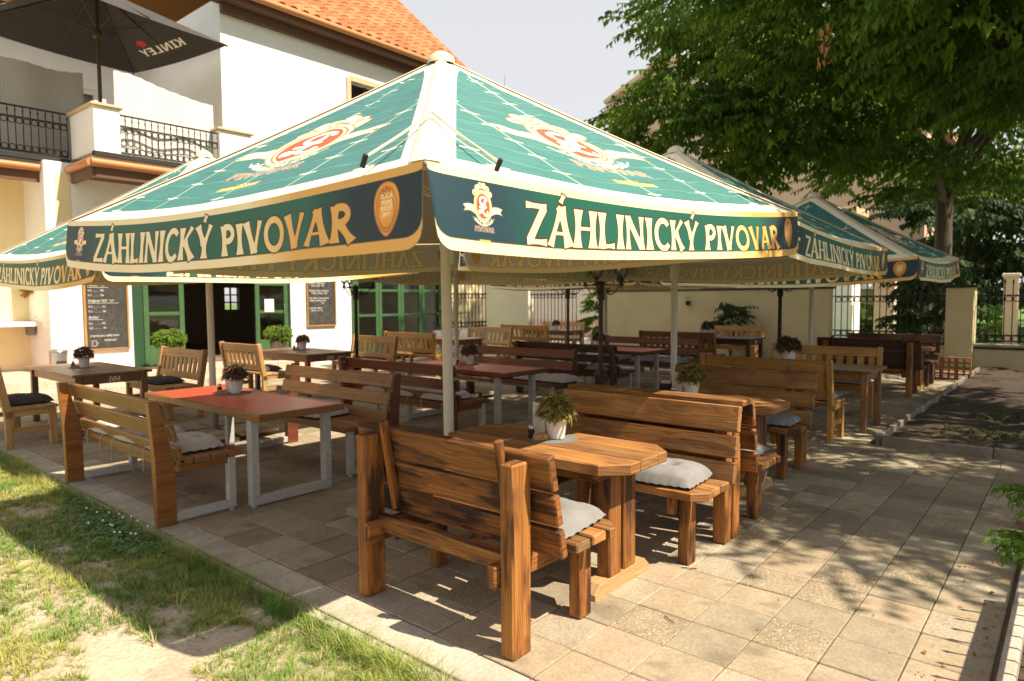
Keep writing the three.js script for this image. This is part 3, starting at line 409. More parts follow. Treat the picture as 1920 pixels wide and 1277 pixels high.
// ---------- beyond the wall ----------
structure('road', sheet(-40, 40, -27, -19.6, -0.06), M.road);
{
  const c = thing('church_building', 'peach coloured baroque building with pediment behind the trees', 'building');
  const z = -38, x0 = -23.2, x1 = -15.9; boxPart('wall', M.plasterPeach, c, x0, x1, 3.6, 13.2, z - 8, z, 0.02, 1); boxPart('wall', M.plasterPale, c, x0 - 0.05, -5.9, -0.1, 3.6, z - 8, z + 0.05, 0.02, 2); boxPart('wall', M.plasterPeach, c, x1, -6, 3.6, 10.2, z - 8, z - 0.6, 0.02, 3);
  boxPart('cornice', M.plasterPeach, c, x0 - 0.5, x1 + 0.5, 13.6, 14.1, z - 8.4, z + 0.5, 0.06); boxPart('frieze', M.plasterPale, c, x0 - 0.2, x1 + 0.2, 13.2, 13.6, z - 8.2, z + 0.2, 0.03); boxPart('string_course', M.plasterPeach, c, x0 - 0.12, x1 + 0.12, 12.0, 12.25, z - 8.1, z + 0.12, 0.03);
  boxPart('cornice', M.plasterPeach, c, x1 + 0.5, -5.6, 10.2, 10.6, z - 8.4, z - 0.2, 0.04);
  const pm = mesh('pediment', prism([[x0 - 0.5, 0], [x1 + 0.5, 0], [(x0 + x1) / 2, 1.75]], 7.6), M.plasterPale, c, [0, 14.1, z - 7.5]); for (const s of [-1, 1]) { const a = Math.atan2(1.85, 4.2), L = Math.hypot(4.35, 1.85); mesh('raking_cornice', cbox(L, 0.3, 8.7, 0.04), M.plasterPeach, pm, [(x0 + x1) / 2 + s * 2.1, 1.05, 3.7], [0, 0, -s * a]); }
  for (const x of [x0 + 0.35, x1 - 0.35]) boxPart('pilaster', M.plasterPeach, c, x - 0.35, x + 0.35, 3.7, 12, z, z + 0.14, 0.02);
  const pg = mesh('relief_panel', prism([[-2.1, 0], [2.1, 0], [2.1, 5.2], [1.4, 5.6], [0, 6.4], [-1.4, 5.6], [-2.1, 5.2]], 0.1, 0.05), M.plasterPale, c, [(x0 + x1) / 2, 5, z]);
  for (const x of [-20.65, -16.1, -11.6]) { const w = boxPart('window', M.plasterPale, c, x - 1.15, x + 1.15, 2.0, 3.3, z + 0.04, z + 0.12, 0.02); boxPart('pane', M.grey, w, -1.0, 1.0, -0.52, 0.52, 0.02, 0.06, 0.005); for (const k of [-0.5, 0, 0.5]) boxPart('mullion', M.brown, w, k - 0.03, k + 0.03, -0.52, 0.52, 0.055, 0.08, 0.004); }
  mesh('roof', prism([[-24.2, 0], [-5.5, 0], [-8, 3.2], [-20, 3.2]], 9), tileMats[3], c, [0, 10.6, z - 17]);
  const k = thing('roof_antenna', 'thin grey aerial standing on the far roof', 'antenna', [atZ(946, 165, -40).x, 0, -40]); mesh('mast', bar([0, 0, 0], [0, atZ(946, 140, -40).y, 0], 0.05, 6, 0.02), M.grey, k);
  const h = thing('white_house', 'bright white house corner seen beyond the iron fence', 'house'); boxPart('wall', M.plaster, h, -9.6, -7.15, -0.1, 5, -31.5, -30, 0.02, 2); boxPart('eaves', M.trim, h, -9.8, -7.0, 5, 5.3, -31.8, -29.8, 0.02);
  for (const [x, gw, l] of [[-5.95, 0.72, 'pale stone gatepost across the road near the white house'], [-1.92, 0.42, 'pale stone gatepost across the road to the right of the pillar']]) { const g = thing('stone_gatepost', l, 'gatepost', [x, -0.06, -30]); mesh('shaft', cbox(gw, 2.45, gw * 0.85, 0.02, 3), M.plasterPeach, g, [0, 1.2, 0]); mesh('cap', cbox(gw + 0.12, 0.12, gw + 0.05, 0.02, 3), M.plasterPale, g, [0, 2.47, 0]); }
  const ph = thing('pink_house', 'pale pink house wall seen through the iron gate', 'house'); boxPart('wall', M.plasterPale, ph, -24, -13.4, -0.1, 5.5, -27, -25.5, 0.02, 2); boxPart('plinth', M.plasterPeach, ph, -24.05, -13.35, -0.1, 0.7, -27, -25.45, 0.02, 3); boxPart('eaves', M.trim, ph, -24.2, -13.2, 5.5, 5.8, -27.2, -25.2, 0.02);
  const t2 = thing('marquee', 'small white peaked marquee on the far lawn', 'marquee', [-8.2, 0, -37]); mesh('canopy', new THREE.ConeGeometry(1.8, 1.1, 4), M.white, t2, [0.6, 2.6, 0], [0, 0.785, 0]); for (const [x, z] of [[-1, -1], [1, -1], [1, 1], [-1, 1]]) mesh('leg', bar([0.6 + x * 1.2, -0.1, z * 1.2], [0.6 + x * 1.2, 2.1, z * 1.2], 0.04, 6), M.white, t2);
  const b2 = thing('low_house', 'low pale house with tan roof far beyond the pillar', 'house', [4.2, 0, -64]); mesh('wall', cbox(10, 3.4, 6, 0.02, 2), M.plasterPale, b2, [0, 1.6, 0]); mesh('roof', prism([[-5.6, 0], [5.6, 0], [0, 2.6]], 6.8), M.trim, b2, [0, 3.3, -3.4]); 
}
// ---------- brewery parasols ----------
// flared display capitals drawn stroke by stroke
function flare(x, ax, ay, bx, by, w, f = 1.7) { const dx = bx - ax, dy = by - ay, L = Math.hypot(dx, dy), nx = -dy / L, ny = dx / L, a = w * f / 2, m = w / 2 * 0.92; x.moveTo(ax + nx * a, ay + ny * a); x.quadraticCurveTo((ax + bx) / 2 + nx * (2 * m - a), (ay + by) / 2 + ny * (2 * m - a), bx + nx * a, by + ny * a); x.lineTo(bx - nx * a, by - ny * a); x.quadraticCurveTo((ax + bx) / 2 - nx * (2 * m - a), (ay + by) / 2 - ny * (2 * m - a), ax - nx * a, ay - ny * a); x.closePath(); }
const GL = {
  Z: [0.62, [[0.02, 0.07, 0.6, 0.07, 0.13, 1.25], [0.53, 0.1, 0.1, 0.9, 0.2, 1.0], [0.02, 0.93, 0.62, 0.93, 0.13, 1.4]]], A: [0.7, [[0.36, 0.0, 0.05, 1, 0.13, 1.6], [0.34, 0.0, 0.63, 1, 0.2, 1.5], [0.17, 0.67, 0.52, 0.67, 0.09, 1.0]]], H: [0.68, [[0.11, 0, 0.11, 1, 0.17], [0.57, 0, 0.57, 1, 0.17], [0.13, 0.49, 0.55, 0.49, 0.1, 1.1]]], L: [0.55, [[0.12, 0, 0.12, 1, 0.17], [0.1, 0.93, 0.53, 0.92, 0.12, 1.6]]], I: [0.26, [[0.13, 0, 0.13, 1, 0.18]]],
  N: [0.7, [[0.09, 0, 0.09, 1, 0.12], [0.08, 0.03, 0.6, 0.97, 0.19, 1.1], [0.6, 0, 0.6, 1, 0.12]]], K: [0.66, [[0.12, 0, 0.12, 1, 0.17], [0.56, 0.0, 0.16, 0.55, 0.12, 1.4], [0.25, 0.42, 0.6, 1, 0.19, 1.5]]], Y: [0.66, [[0.07, 0, 0.33, 0.58, 0.18, 1.5], [0.6, 0, 0.33, 0.58, 0.12, 1.5], [0.33, 0.45, 0.33, 1, 0.17, 1.6]]], P: [0.56, [[0.12, 0, 0.12, 1, 0.17]], [0.2, 0.28, 0.3, 0.235, 'D']], V: [0.66, [[0.07, 0, 0.35, 1, 0.2, 1.35], [0.6, 0, 0.35, 1, 0.12, 1.4]]], R: [0.64, [[0.12, 0, 0.12, 1, 0.17], [0.26, 0.5, 0.6, 1, 0.19, 1.5]], [0.2, 0.26, 0.3, 0.21, 'D']], O: [0.74, [], [0.37, 0.5, 0.3, 0.45, 'O']], C: [0.66, [], [0.38, 0.5, 0.3, 0.45, 'C']],
};
function wordW(s, h) { let w = 0; for (const ch of s) w += ch === ' ' ? 0.26 : GL[ch === 'Á' ? 'A' : ch === 'Ý' ? 'Y' : ch][0] + 0.07; return w * h; }
function word(x, s, x0, y0, h, sx, fill, outline, lw) {      // y0 = top
  const go = pass => { let px = x0; for (const ch of s) { if (ch === ' ') { px += 0.26 * h * sx; continue; } const acc = ch === 'Á' || ch === 'Ý', g = GL[ch === 'Á' ? 'A' : ch === 'Ý' ? 'Y' : ch], X = v => px + v * h * sx, Y = v => y0 + v * h;
    x.save(); x.beginPath(); x.translate(px, y0); x.scale(h * sx, h); for (const q of g[1]) flare(x, ...q); if (acc) flare(x, 0.42, -0.3, 0.33, -0.1, 0.11, 1.3); x.restore(); if (pass) { x.fillStyle = fill; x.fill(); } else { x.strokeStyle = outline; x.lineWidth = lw; x.lineJoin = 'round'; x.stroke(); }
    if (g[2]) { const [cx, cy, rx, ry, t] = g[2]; const arc = () => { x.beginPath(); if (t === 'O') x.ellipse(X(cx), Y(cy), rx * h * sx, ry * h, 0, 0, 6.2832); else if (t === 'C') x.ellipse(X(cx), Y(cy), rx * h * sx, ry * h, 0, 0.75, 5.55); else { x.moveTo(X(0.12), Y(0.06)); x.lineTo(X(0.26), Y(0.05)); x.ellipse(X(0.26), Y(cy), 0.22 * h * sx, ry * h, 0, -1.5708, 1.5708); x.lineTo(X(0.12), Y(cy + ry)); } x.lineWidth = 0.15 * h * sx + (pass ? 0 : lw); x.strokeStyle = pass ? fill : outline; x.stroke(); }; arc(); }
    px += (g[0] + 0.07) * h * sx; } return px; };
  go(0); return go(1);
}
function emblem(x, cx, cy, s, text = true) {                  // s = oval height
  x.save(); x.translate(cx, cy); x.scale(s, s);
  x.fillStyle = '#f3e2bd'; x.strokeStyle = '#b98a4a'; x.lineWidth = 0.02;
  for (let i = 0; i < 6; i++) { const a = -1.5708 + (i - 2.5) * 0.36; x.beginPath(); x.arc(Math.cos(a) * 0.5, 0.02 + Math.sin(a) * 0.78, 0.12, 0, 7); x.fill(); x.stroke(); x.fillStyle = i % 2 ? '#f3e2bd' : '#d89a5c'; x.beginPath(); x.arc(Math.cos(a) * 0.5, 0.02 + Math.sin(a) * 0.78, 0.06, 0, 7); x.fill(); x.fillStyle = '#f3e2bd'; }
  for (const d of [-1, 1]) { x.beginPath(); x.moveTo(d * 0.35, 0.05); x.quadraticCurveTo(d * 0.7, -0.1, d * 1.05, 0.03); x.lineTo(d * 0.92, 0.13); x.lineTo(d * 1.02, 0.26); x.quadraticCurveTo(d * 0.7, 0.12, d * 0.35, 0.36); x.closePath(); x.fill(); x.stroke(); }
  x.beginPath(); x.ellipse(0, 0, 0.47, 0.6, 0, 0, 7); x.fill(); x.stroke(); x.fillStyle = '#c9793d'; x.beginPath(); x.ellipse(0, 0, 0.41, 0.53, 0, 0, 7); x.fill(); x.fillStyle = '#f3e2bd'; x.beginPath(); x.ellipse(0, 0, 0.38, 0.5, 0, 0, 7); x.fill(); x.fillStyle = '#c4512c'; x.beginPath(); x.ellipse(0, 0, 0.35, 0.465, 0, 0, 7); x.fill();
  x.strokeStyle = '#fbf3e0'; x.lineCap = 'round'; x.lineWidth = 0.085; x.beginPath(); x.moveTo(0.2, -0.22); x.bezierCurveTo(0.15, -0.4, -0.18, -0.36, -0.14, -0.16); x.bezierCurveTo(-0.1, 0.02, 0.14, -0.1, 0.1, -0.2); x.moveTo(0.12, -0.12); x.bezierCurveTo(0.1, 0.1, -0.1, 0.2, -0.2, 0.26); x.bezierCurveTo(-0.28, 0.1, 0.0, 0.16, 0.06, 0.3); x.bezierCurveTo(0.14, 0.36, 0.24, 0.3, 0.22, 0.2); x.moveTo(-0.16, 0.04); x.lineTo(0.16, 0.02); x.stroke();
  if (text) { x.strokeStyle = '#f3e2bd'; x.lineWidth = 0.025; x.beginPath(); x.arc(0, 0.02, 0.68, 0.62, 2.52); x.stroke(); x.fillStyle = '#f6ead0'; x.font = 'bold 0.17px sans-serif'; x.textAlign = 'center'; const T = 'ZÁHLINICKÝ'; for (let i = 0; i < T.length; i++) { const a = 1.5708 + (4.5 - i) * 0.165; x.save(); x.translate(Math.cos(a) * 0.84, 0.02 + Math.sin(a) * 0.84); x.rotate(a - 1.5708); x.fillText(T[i], 0, 0.03); x.restore(); }
    x.font = 'bold 0.25px sans-serif'; x.lineWidth = 0.018; x.strokeStyle = '#d9a184'; x.strokeText('PIVOVAR', 0, 1.17); x.fillStyle = '#d8b06a'; x.fillRect(-0.3, 1.23, 0.6, 0.12); x.fillStyle = '#5d4320'; x.font = 'bold 0.09px sans-serif'; x.fillText('ZALOŽENO 1895', 0, 1.32); }
  x.restore();
}
function seal(x, cx, cy, s) { x.save(); x.translate(cx, cy); x.scale(s, s); const g = x.createLinearGradient(-0.4, -0.5, 0.4, 0.5); g.addColorStop(0, '#d98f33'); g.addColorStop(0.5, '#e7a446'); g.addColorStop(1, '#cf832b'); x.fillStyle = g; x.beginPath(); x.moveTo(0, -0.56); x.bezierCurveTo(0.3, -0.56, 0.42, -0.3, 0.4, -0.05); x.bezierCurveTo(0.38, 0.2, 0.2, 0.5, 0, 0.56); x.bezierCurveTo(-0.2, 0.5, -0.38, 0.2, -0.4, -0.05); x.bezierCurveTo(-0.42, -0.3, -0.3, -0.56, 0, -0.56); x.fill(); x.strokeStyle = '#8f4f17'; x.lineWidth = 0.02; x.stroke(); x.setLineDash([0.012, 0.02]); x.lineWidth = 0.07; x.beginPath(); x.ellipse(0, 0, 0.32, 0.44, 0, 0, 7); x.stroke(); x.setLineDash([]); x.lineWidth = 0.02; x.beginPath(); x.ellipse(0, 0.04, 0.25, 0.34, 0, 0, 7); x.stroke(); x.beginPath(); x.moveTo(-0.1, -0.28); x.lineTo(-0.12, -0.42); x.lineTo(-0.04, -0.35); x.lineTo(0, -0.46); x.lineTo(0.04, -0.35); x.lineTo(0.12, -0.42); x.lineTo(0.1, -0.28); x.closePath(); x.stroke(); x.fillStyle = '#fbe6c2'; x.font = 'bold 0.125px sans-serif'; x.textAlign = 'center'; ['ZLATÁ', 'PIVNÍ', 'PEČEŤ', '2017'].forEach((s2, i) => x.fillText(s2, 0, -0.11 + i * 0.125)); x.restore(); }
const goldGrad = (x, W) => { const g = x.createLinearGradient(0, 0, W, 0);[[0, '#f0deb2'], [0.66, '#f0deb2'], [0.78, '#dca858'], [1, '#dca858']].forEach(s => g.addColorStop(...s)); return g; };
function valanceCanvas(W, H, back) {
  const [c, x] = canvas(W, H), bg = x.createLinearGradient(0, 0, W, 0);
  if (back) { x.fillStyle = '#cfc8bc'; x.fillRect(0, 0, W, H); x.fillStyle = '#ecd9b2'; x.fillRect(0, H * 0.84, W, H * 0.16); x.fillRect(0, 0, W, H * 0.07); }
  else { [[0, '#0d3440'], [0.1, '#0d3440'], [0.2, '#105b4a'], [0.8, '#105b4a'], [0.9, '#0b2832'], [1, '#0b2832']].forEach(s => bg.addColorStop(...s)); x.fillStyle = bg; x.fillRect(0, 0, W, H); x.fillStyle = goldGrad(x, W); x.fillRect(0, H * 0.855, W, H * 0.145); x.fillRect(0, 0, W, H * 0.11); x.fillStyle = '#6b4a1e'; x.fillRect(0, H * 0.846, W, H * 0.009); }
  const fill = back ? '#f0dcae' : goldGrad(x, W);
  const z1 = H * 0.56, z2 = H * 0.5; word(x, 'ZÁHLINICKÝ', W * 0.145, H * 0.265, z1, W * 0.425 / wordW('ZÁHLINICKÝ', z1), fill, back ? '#b3a387' : '#4a2a22', H * 0.04); word(x, 'PIVOVAR', W * 0.588, H * 0.32, z2, W * 0.305 / wordW('PIVOVAR', z2), fill, back ? '#b3a387' : '#3a2416', H * 0.04);
  if (back) { x.fillStyle = '#d3ab70'; x.beginPath(); x.ellipse(W * 0.945, H * 0.46, W * 0.02, H * 0.28, 0, 0, 7); x.fill(); x.fillStyle = '#b89a74'; x.beginPath(); x.ellipse(W * 0.075, H * 0.38, W * 0.018, H * 0.22, 0, 0, 7); x.fill(); }
  else { x.save(); x.scale((W / H) / (3.46 / 0.3), 1); const k = (W / H) / (3.46 / 0.3); emblem(x, W * 0.075 / k, H * 0.42, H * 0.335); x.restore(); x.save(); x.scale(k, 1); seal(x, W * 0.945 / k, H * 0.48, H * 0.6); x.restore(); }
  return canvasTex(c);
}
function panelCanvas(W) {
  const [c, x] = canvas(W, W); x.fillStyle = '#39716d'; x.fillRect(0, 0, W, W); const rg = RNG(12);
  for (let i = 0; i < 500; i++) { x.fillStyle = rg() < 0.5 ? 'rgba(20,90,90,0.05)' : 'rgba(70,190,165,0.045)'; x.beginPath(); x.ellipse(rg() * W, rg() * W, 20 + rg() * 80, 8 + rg() * 22, 0, 0, 7); x.fill(); }
  for (let j = 0; j < 9; j++) { const y = W * (0.2 + j * 0.085); for (let i = -6; i <= 6; i++) { const xc = W / 2 + (i + (j % 2) * 0.5) * W * 0.115; x.fillStyle = 'rgba(24,95,98,0.35)'; x.beginPath(); x.moveTo(xc - W * 0.055, y); x.lineTo(xc, y - W * 0.012); x.lineTo(xc + W * 0.055, y); x.lineTo(xc, y + W * 0.012); x.fill(); } x.strokeStyle = 'rgba(225,225,200,0.5)'; x.lineWidth = W * 0.0022; x.beginPath(); for (let i = 0; i <= 40; i++) { const xx = W * i / 40, yy = y + Math.sin(i * 1.1 + j * 2) * W * 0.006; i ? x.lineTo(xx, yy) : x.moveTo(xx, yy); } x.stroke(); }
  for (const k of [-0.36, -0.2, 0.2, 0.36, 0]) { x.strokeStyle = 'rgba(240,230,200,0.85)'; x.lineWidth = W * 0.003; const X = W * (0.5 + k * 1.0); x.beginPath(); x.moveTo(X, W * (0.12 + Math.abs(k) * 1.4)); x.lineTo(X, W * 0.97); x.stroke(); for (let j = 0; j < 12; j++) { const y = W * (0.16 + Math.abs(k) * 1.45 + j * 0.085); if (y > W * 0.96) break; x.fillStyle = '#f2e6c6'; x.beginPath(); x.arc(X, y, W * 0.007, 0, 7); x.fill(); x.fillRect(X - W * 0.02, y - W * 0.0025, W * 0.04, W * 0.005); } }
  emblem(x, W / 2, W * 0.6, W * 0.2);
  // pale borders along the hips and the eave
  x.fillStyle = '#f0e2c2'; for (const d of [-1, 1]) { x.beginPath(); x.moveTo(W / 2, -W * 0.02); x.lineTo(W / 2 + d * W * 0.5, W * 0.98); x.lineTo(W / 2 + d * W * 0.5, W * 1.02); x.lineTo(W / 2 + d * W * 0.53, W * 1.02); x.lineTo(W / 2 + d * W * 0.53, 0); x.closePath(); x.fill(); x.beginPath(); x.moveTo(W / 2, 0); x.lineTo(W / 2 + d * W * 0.5, W); x.lineTo(W / 2 + d * W * 0.458, W); x.lineTo(W / 2, W * 0.075); x.fill(); } x.fillRect(0, W * 0.945, W, W * 0.06);
  return canvasTex(c);
}
const cloth = o => new THREE.MeshPhysicalMaterial({ roughness: 0.62, ...o });
M.valance = cloth({ map: valanceCanvas(2048, 192), clearcoat: 0.12, clearcoatRoughness: 0.5 }); M.valanceBack = cloth({ map: valanceCanvas(1024, 96, true), roughness: 0.8 });
M.canopy = cloth({ map: panelCanvas(1024), clearcoat: 0.1, clearcoatRoughness: 0.5 }); M.canopyBack = cloth({ color: C(0.60, 0.56, 0.49), roughness: 0.85 }); M.hip = cloth({ color: C(0.66, 0.57, 0.41) });

const parasolLabels = [];
function parasol(label, cx, cz, corners, H, apexShift, seed) {
  // corners: near-right (+x,+z), near-left (-x,+z), far-left (-x,-z), far-right (+x,-z): [x, y, z] in the world
  const u = thing('brewery_parasol', label, 'parasol', [cx, 0, cz], 0, 'green brewery parasols over the tables'), rg = RNG(seed);
  const K = corners.map(c => V3(c[0] - cx, c[1], c[2] - cz)), A = V3(apexShift[0], H, apexShift[1]);
  const ph = rg() * 6, ez = s => lerp(s, 0.5 - 0.5 * Math.cos(Math.PI * s), 0.85);
  function surf(C0, C1, s, v) { const e = C0.clone().lerp(C1, s), p = A.clone().lerp(e, v); const sag = Math.sin(Math.PI * s) * v * 0.06 + 0.05 * v * (1 - v) * 2 + 0.03 * Math.sin(s * 37 + ph) * v * Math.pow(1 - v, 1.5) * Math.sin(Math.PI * s) + (0.007 * Math.sin(s * 53 + v * 23 + ph * 3) + 0.014 * Math.sin(s * 9 + v * 8 + ph)) * Math.sin(Math.PI * s) * v * (1 - v * v * v); p.y -= sag; return p; }
  function grid(nu, nv, f, uvf) { const P = [], U = [], I = []; for (let j = 0; j <= nv; j++) for (let i = 0; i <= nu; i++) { const p = f(i / nu, j / nv); P.push(p.x, p.y, p.z); U.push(...uvf(i / nu, j / nv)); } for (let j = 0; j < nv; j++) for (let i = 0; i < nu; i++) { const a = j * (nu + 1) + i, b = a + 1, c = a + nu + 1, d = c + 1; I.push(a, c, b, b, c, d); } const g = new THREE.BufferGeometry(); g.setAttribute('position', new THREE.Float32BufferAttribute(P, 3)); g.setAttribute('uv', new THREE.Float32BufferAttribute(U, 2)); g.setIndex(I); g.computeVertexNormals(); return g; }
  for (let q = 0; q < 4; q++) {
    const C0 = K[(q + 1) % 4], C1 = K[q], out = C1.clone().sub(C0).cross(V3(0, 1, 0)).normalize().negate(); if (out.dot(C0.clone().add(C1)) < 0) out.negate();
    const dir = C1.clone().sub(C0), L = dir.length();
    const pan = mesh('canopy_panel', grid(28, 20, (s, v) => surf(C0, C1, s, 0.02 + 0.98 * v), (s, v) => [0.5 + (s - 0.5) * v, 1 - v]), M.canopy, u);
    mesh('lining', grid(16, 10, (s, v) => { const p = surf(C0, C1, s, 0.02 + 0.98 * v); p.y -= 0.006; return p; }, (s, v) => [s, v]), M.canopyBack, pan);
    // valance: hangs from the eave, waves a little, bottom corners rounded
    const seed2 = rg() * 10, amp = 0.018 + rg() * 0.012;
    const hang = (s, t, off) => { const e = surf(C0, C1, s, 1), d = Math.min(s, 1 - s) * L, r = 0.09, len = 0.30 - (d < r ? r - Math.sqrt(Math.max(0, r * r - (r - d) * (r - d))) : 0) * 0.9 + 0.012 * Math.sin(s * 7 + seed2); const w = Math.sin(s * 17 + seed2) * 0.6 + Math.sin(s * 41 + seed2 * 2) * 0.22 + Math.sin(s * 6 + seed2 * 3) * 0.6; const p = e.clone(); p.y -= t * len; p.addScaledVector(out, 0.012 + t * (0.02 + amp * w) + off); const pull = (d < 0.2 ? (0.2 - d) * 0.02 * t : 0) * (s < 0.5 ? 1 : -1); p.addScaledVector(dir.clone().normalize(), pull + (s < 0.5 ? 1 : -1) * 0.0); return p; };
    const va = mesh('valance', grid(72, 6, (s, t) => hang(ez(s), t, 0), (s, t) => [ez(s), 1 - t]), M.valance, u);
    mesh('lining', grid(60, 4, (s, t) => hang(ez(s), t, -0.004), (s, t) => [ez(s), 1 - t]), M.valanceBack, va);
    // hip seam strap
    const hip = grid(2, 16, (s, v) => { const p = surf(C0, C1, 0, 0.02 + 0.98 * v), side = C1.clone().sub(C0).normalize(), s2 = K[(q + 2) % 4].clone().sub(C0).normalize(); const w = 0.05 + 0.03 * v; const e = s < 0.5 ? side : s2, k = Math.abs(s - 0.5) * 2; const pp = p.clone().addScaledVector(e, k * w); pp.y += 0.008; const drop = k * w * 0.0; pp.y -= drop; return pp; }, (s, v) => [s, v]);
    const hs = mesh('hip_strap', hip, M.hip, u);
    // ribs and struts
    const tip = C0.clone(), mid = C0.clone().add(C1).multiplyScalar(0.5); mid.y -= 0.05;
    for (const [e, m] of [[tip, 0], [mid, 1]]) { const a = A.clone(); a.y -= 0.08; const b = e.clone().lerp(a, 0.02); b.y -= 0.035; const rib = mesh('rib', bar(a.toArray(), b.toArray(), 0.012, 6), M.pole, u); const hub = [0, 2.32, 0], at = a.clone().lerp(b, 0.5); mesh('strut', bar(hub, at.toArray(), 0.01, 6), M.pole, rib); }
    // elastic tie-down with clip
    const t0 = surf(C0, C1, 0, 0.72); t0.y += 0.02;
  }
  mesh('pole', bar([0, 0.06, 0], [A.x * 0.8, H - 0.05, A.z * 0.8], 0.038, 14), M.pole, u);
  const hub = mesh('hub', lathe([[0.04, -0.07], [0.075, -0.06], [0.075, 0.05], [0.04, 0.07]], 12), M.pole, u, [0, 2.3, 0]); mesh('collar', lathe([[0.04, -0.06], [0.052, -0.055], [0.052, 0.04], [0.058, 0.05], [0.058, 0.085], [0.04, 0.09]], 14), M.pole, hub, [0, -0.38, 0]);
  mesh('cap', lathe([[0.1, -0.05], [0.09, 0.0], [0.05, 0.03], [0, 0.045]], 12), M.hip, u, [A.x, H, A.z]);
  const base = mesh('base_frame', merge([moved(cbox(1.1, 0.05, 0.05, 0.004), 0, 0.028, 0), moved(cbox(0.05, 0.05, 1.1, 0.004), 0, 0.028, 0), moved(new THREE.CylinderGeometry(0.05, 0.05, 0.3, 14), 0, 0.19, 0)]), M.grey, u);
  for (const [x, z] of [[-1, -1], [1, -1], [1, 1], [-1, 1]]) mesh('base_slab', cbox(0.49, 0.055, 0.49, 0.008, 50 + x + z), slabMats[3], base, [x * 0.29, 0.0805, z * 0.29]);
  return u;
}
const sq = (cx, cz, a, e, tilt = [0, 0]) => [[1, 1], [-1, 1], [-1, -1], [1, -1]].map(([sx, sz]) => [cx + sx * a, e + tilt[0] * sx + tilt[1] * sz, cz + sz * a]);
const U1 = parasol('large sunlit green parasol over the red table and rough timber table', -3.5, -3.44, [[-1.80, 2.1, -1.66], [-5.21, 2.15, -1.585], [-5.08, 2.22, -5.2], [-1.65, 2.25, -5.25]], 3.30, [0.02, 0.06], 1);
parasol('sunlit green parasol standing before the open restaurant door', -7.9, -3.83, sq(-7.9, -3.83, 1.75, 2.18, [-0.02, -0.09]), 3.33, [0, 0.02], 2);
parasol('shaded green parasol next behind the large sunlit one, under tree branches', -3.57, -7.13, sq(-3.57, -7.13, 1.8, 2.22, [0, 0.03]), 3.3, [0, 0], 3);
parasol('shaded green parasol farthest back beside the soil bed', -3.4, -11.7, sq(-3.4, -11.7, 1.8, 2.2, [0, -0.07]), 3.3, [0, 0], 4);
parasol('green parasol over the middle red tables in front of the glazed doors', -7.9, -7.95, sq(-7.9, -7.95, 1.75, 2.28, [0, 0.05]), 3.3, [0, 0], 5);
parasol('green parasol over the far red tables before the long beige wall', -7.75, -12.3, sq(-7.75, -12.3, 1.75, 2.17), 3.3, [0, 0], 6);
// elastic cords with black clips on the near corner of the sunlit parasol
{
  const a = V3(-2.29, 2.465, -2.16), cr = atX(935, 303, -1.775), cl = atZ(684, 295, -1.605);
  for (const [p, l] of [[cr, 'right'], [cl, 'left']]) { const t = thing('bungee_cord', l === 'right' ? 'cord with black clip tied down on the sunlit valance side' : 'cord with black clip tied down on the shaded valance side', 'cord', [0, 0, 0], 0); mesh('cord', tube([a.toArray(), a.clone().lerp(p, 0.5).add(V3(0.02, -0.015, 0.02)).toArray(), p.toArray()], 0.006, 16, 5), M.hip, t); mesh('clip', cbox(0.02, 0.055, 0.014, 0.004), M.black, t, [p.x + 0.006, p.y - 0.015, p.z + 0.008], [0.3, 0.4, -0.6]); }
}
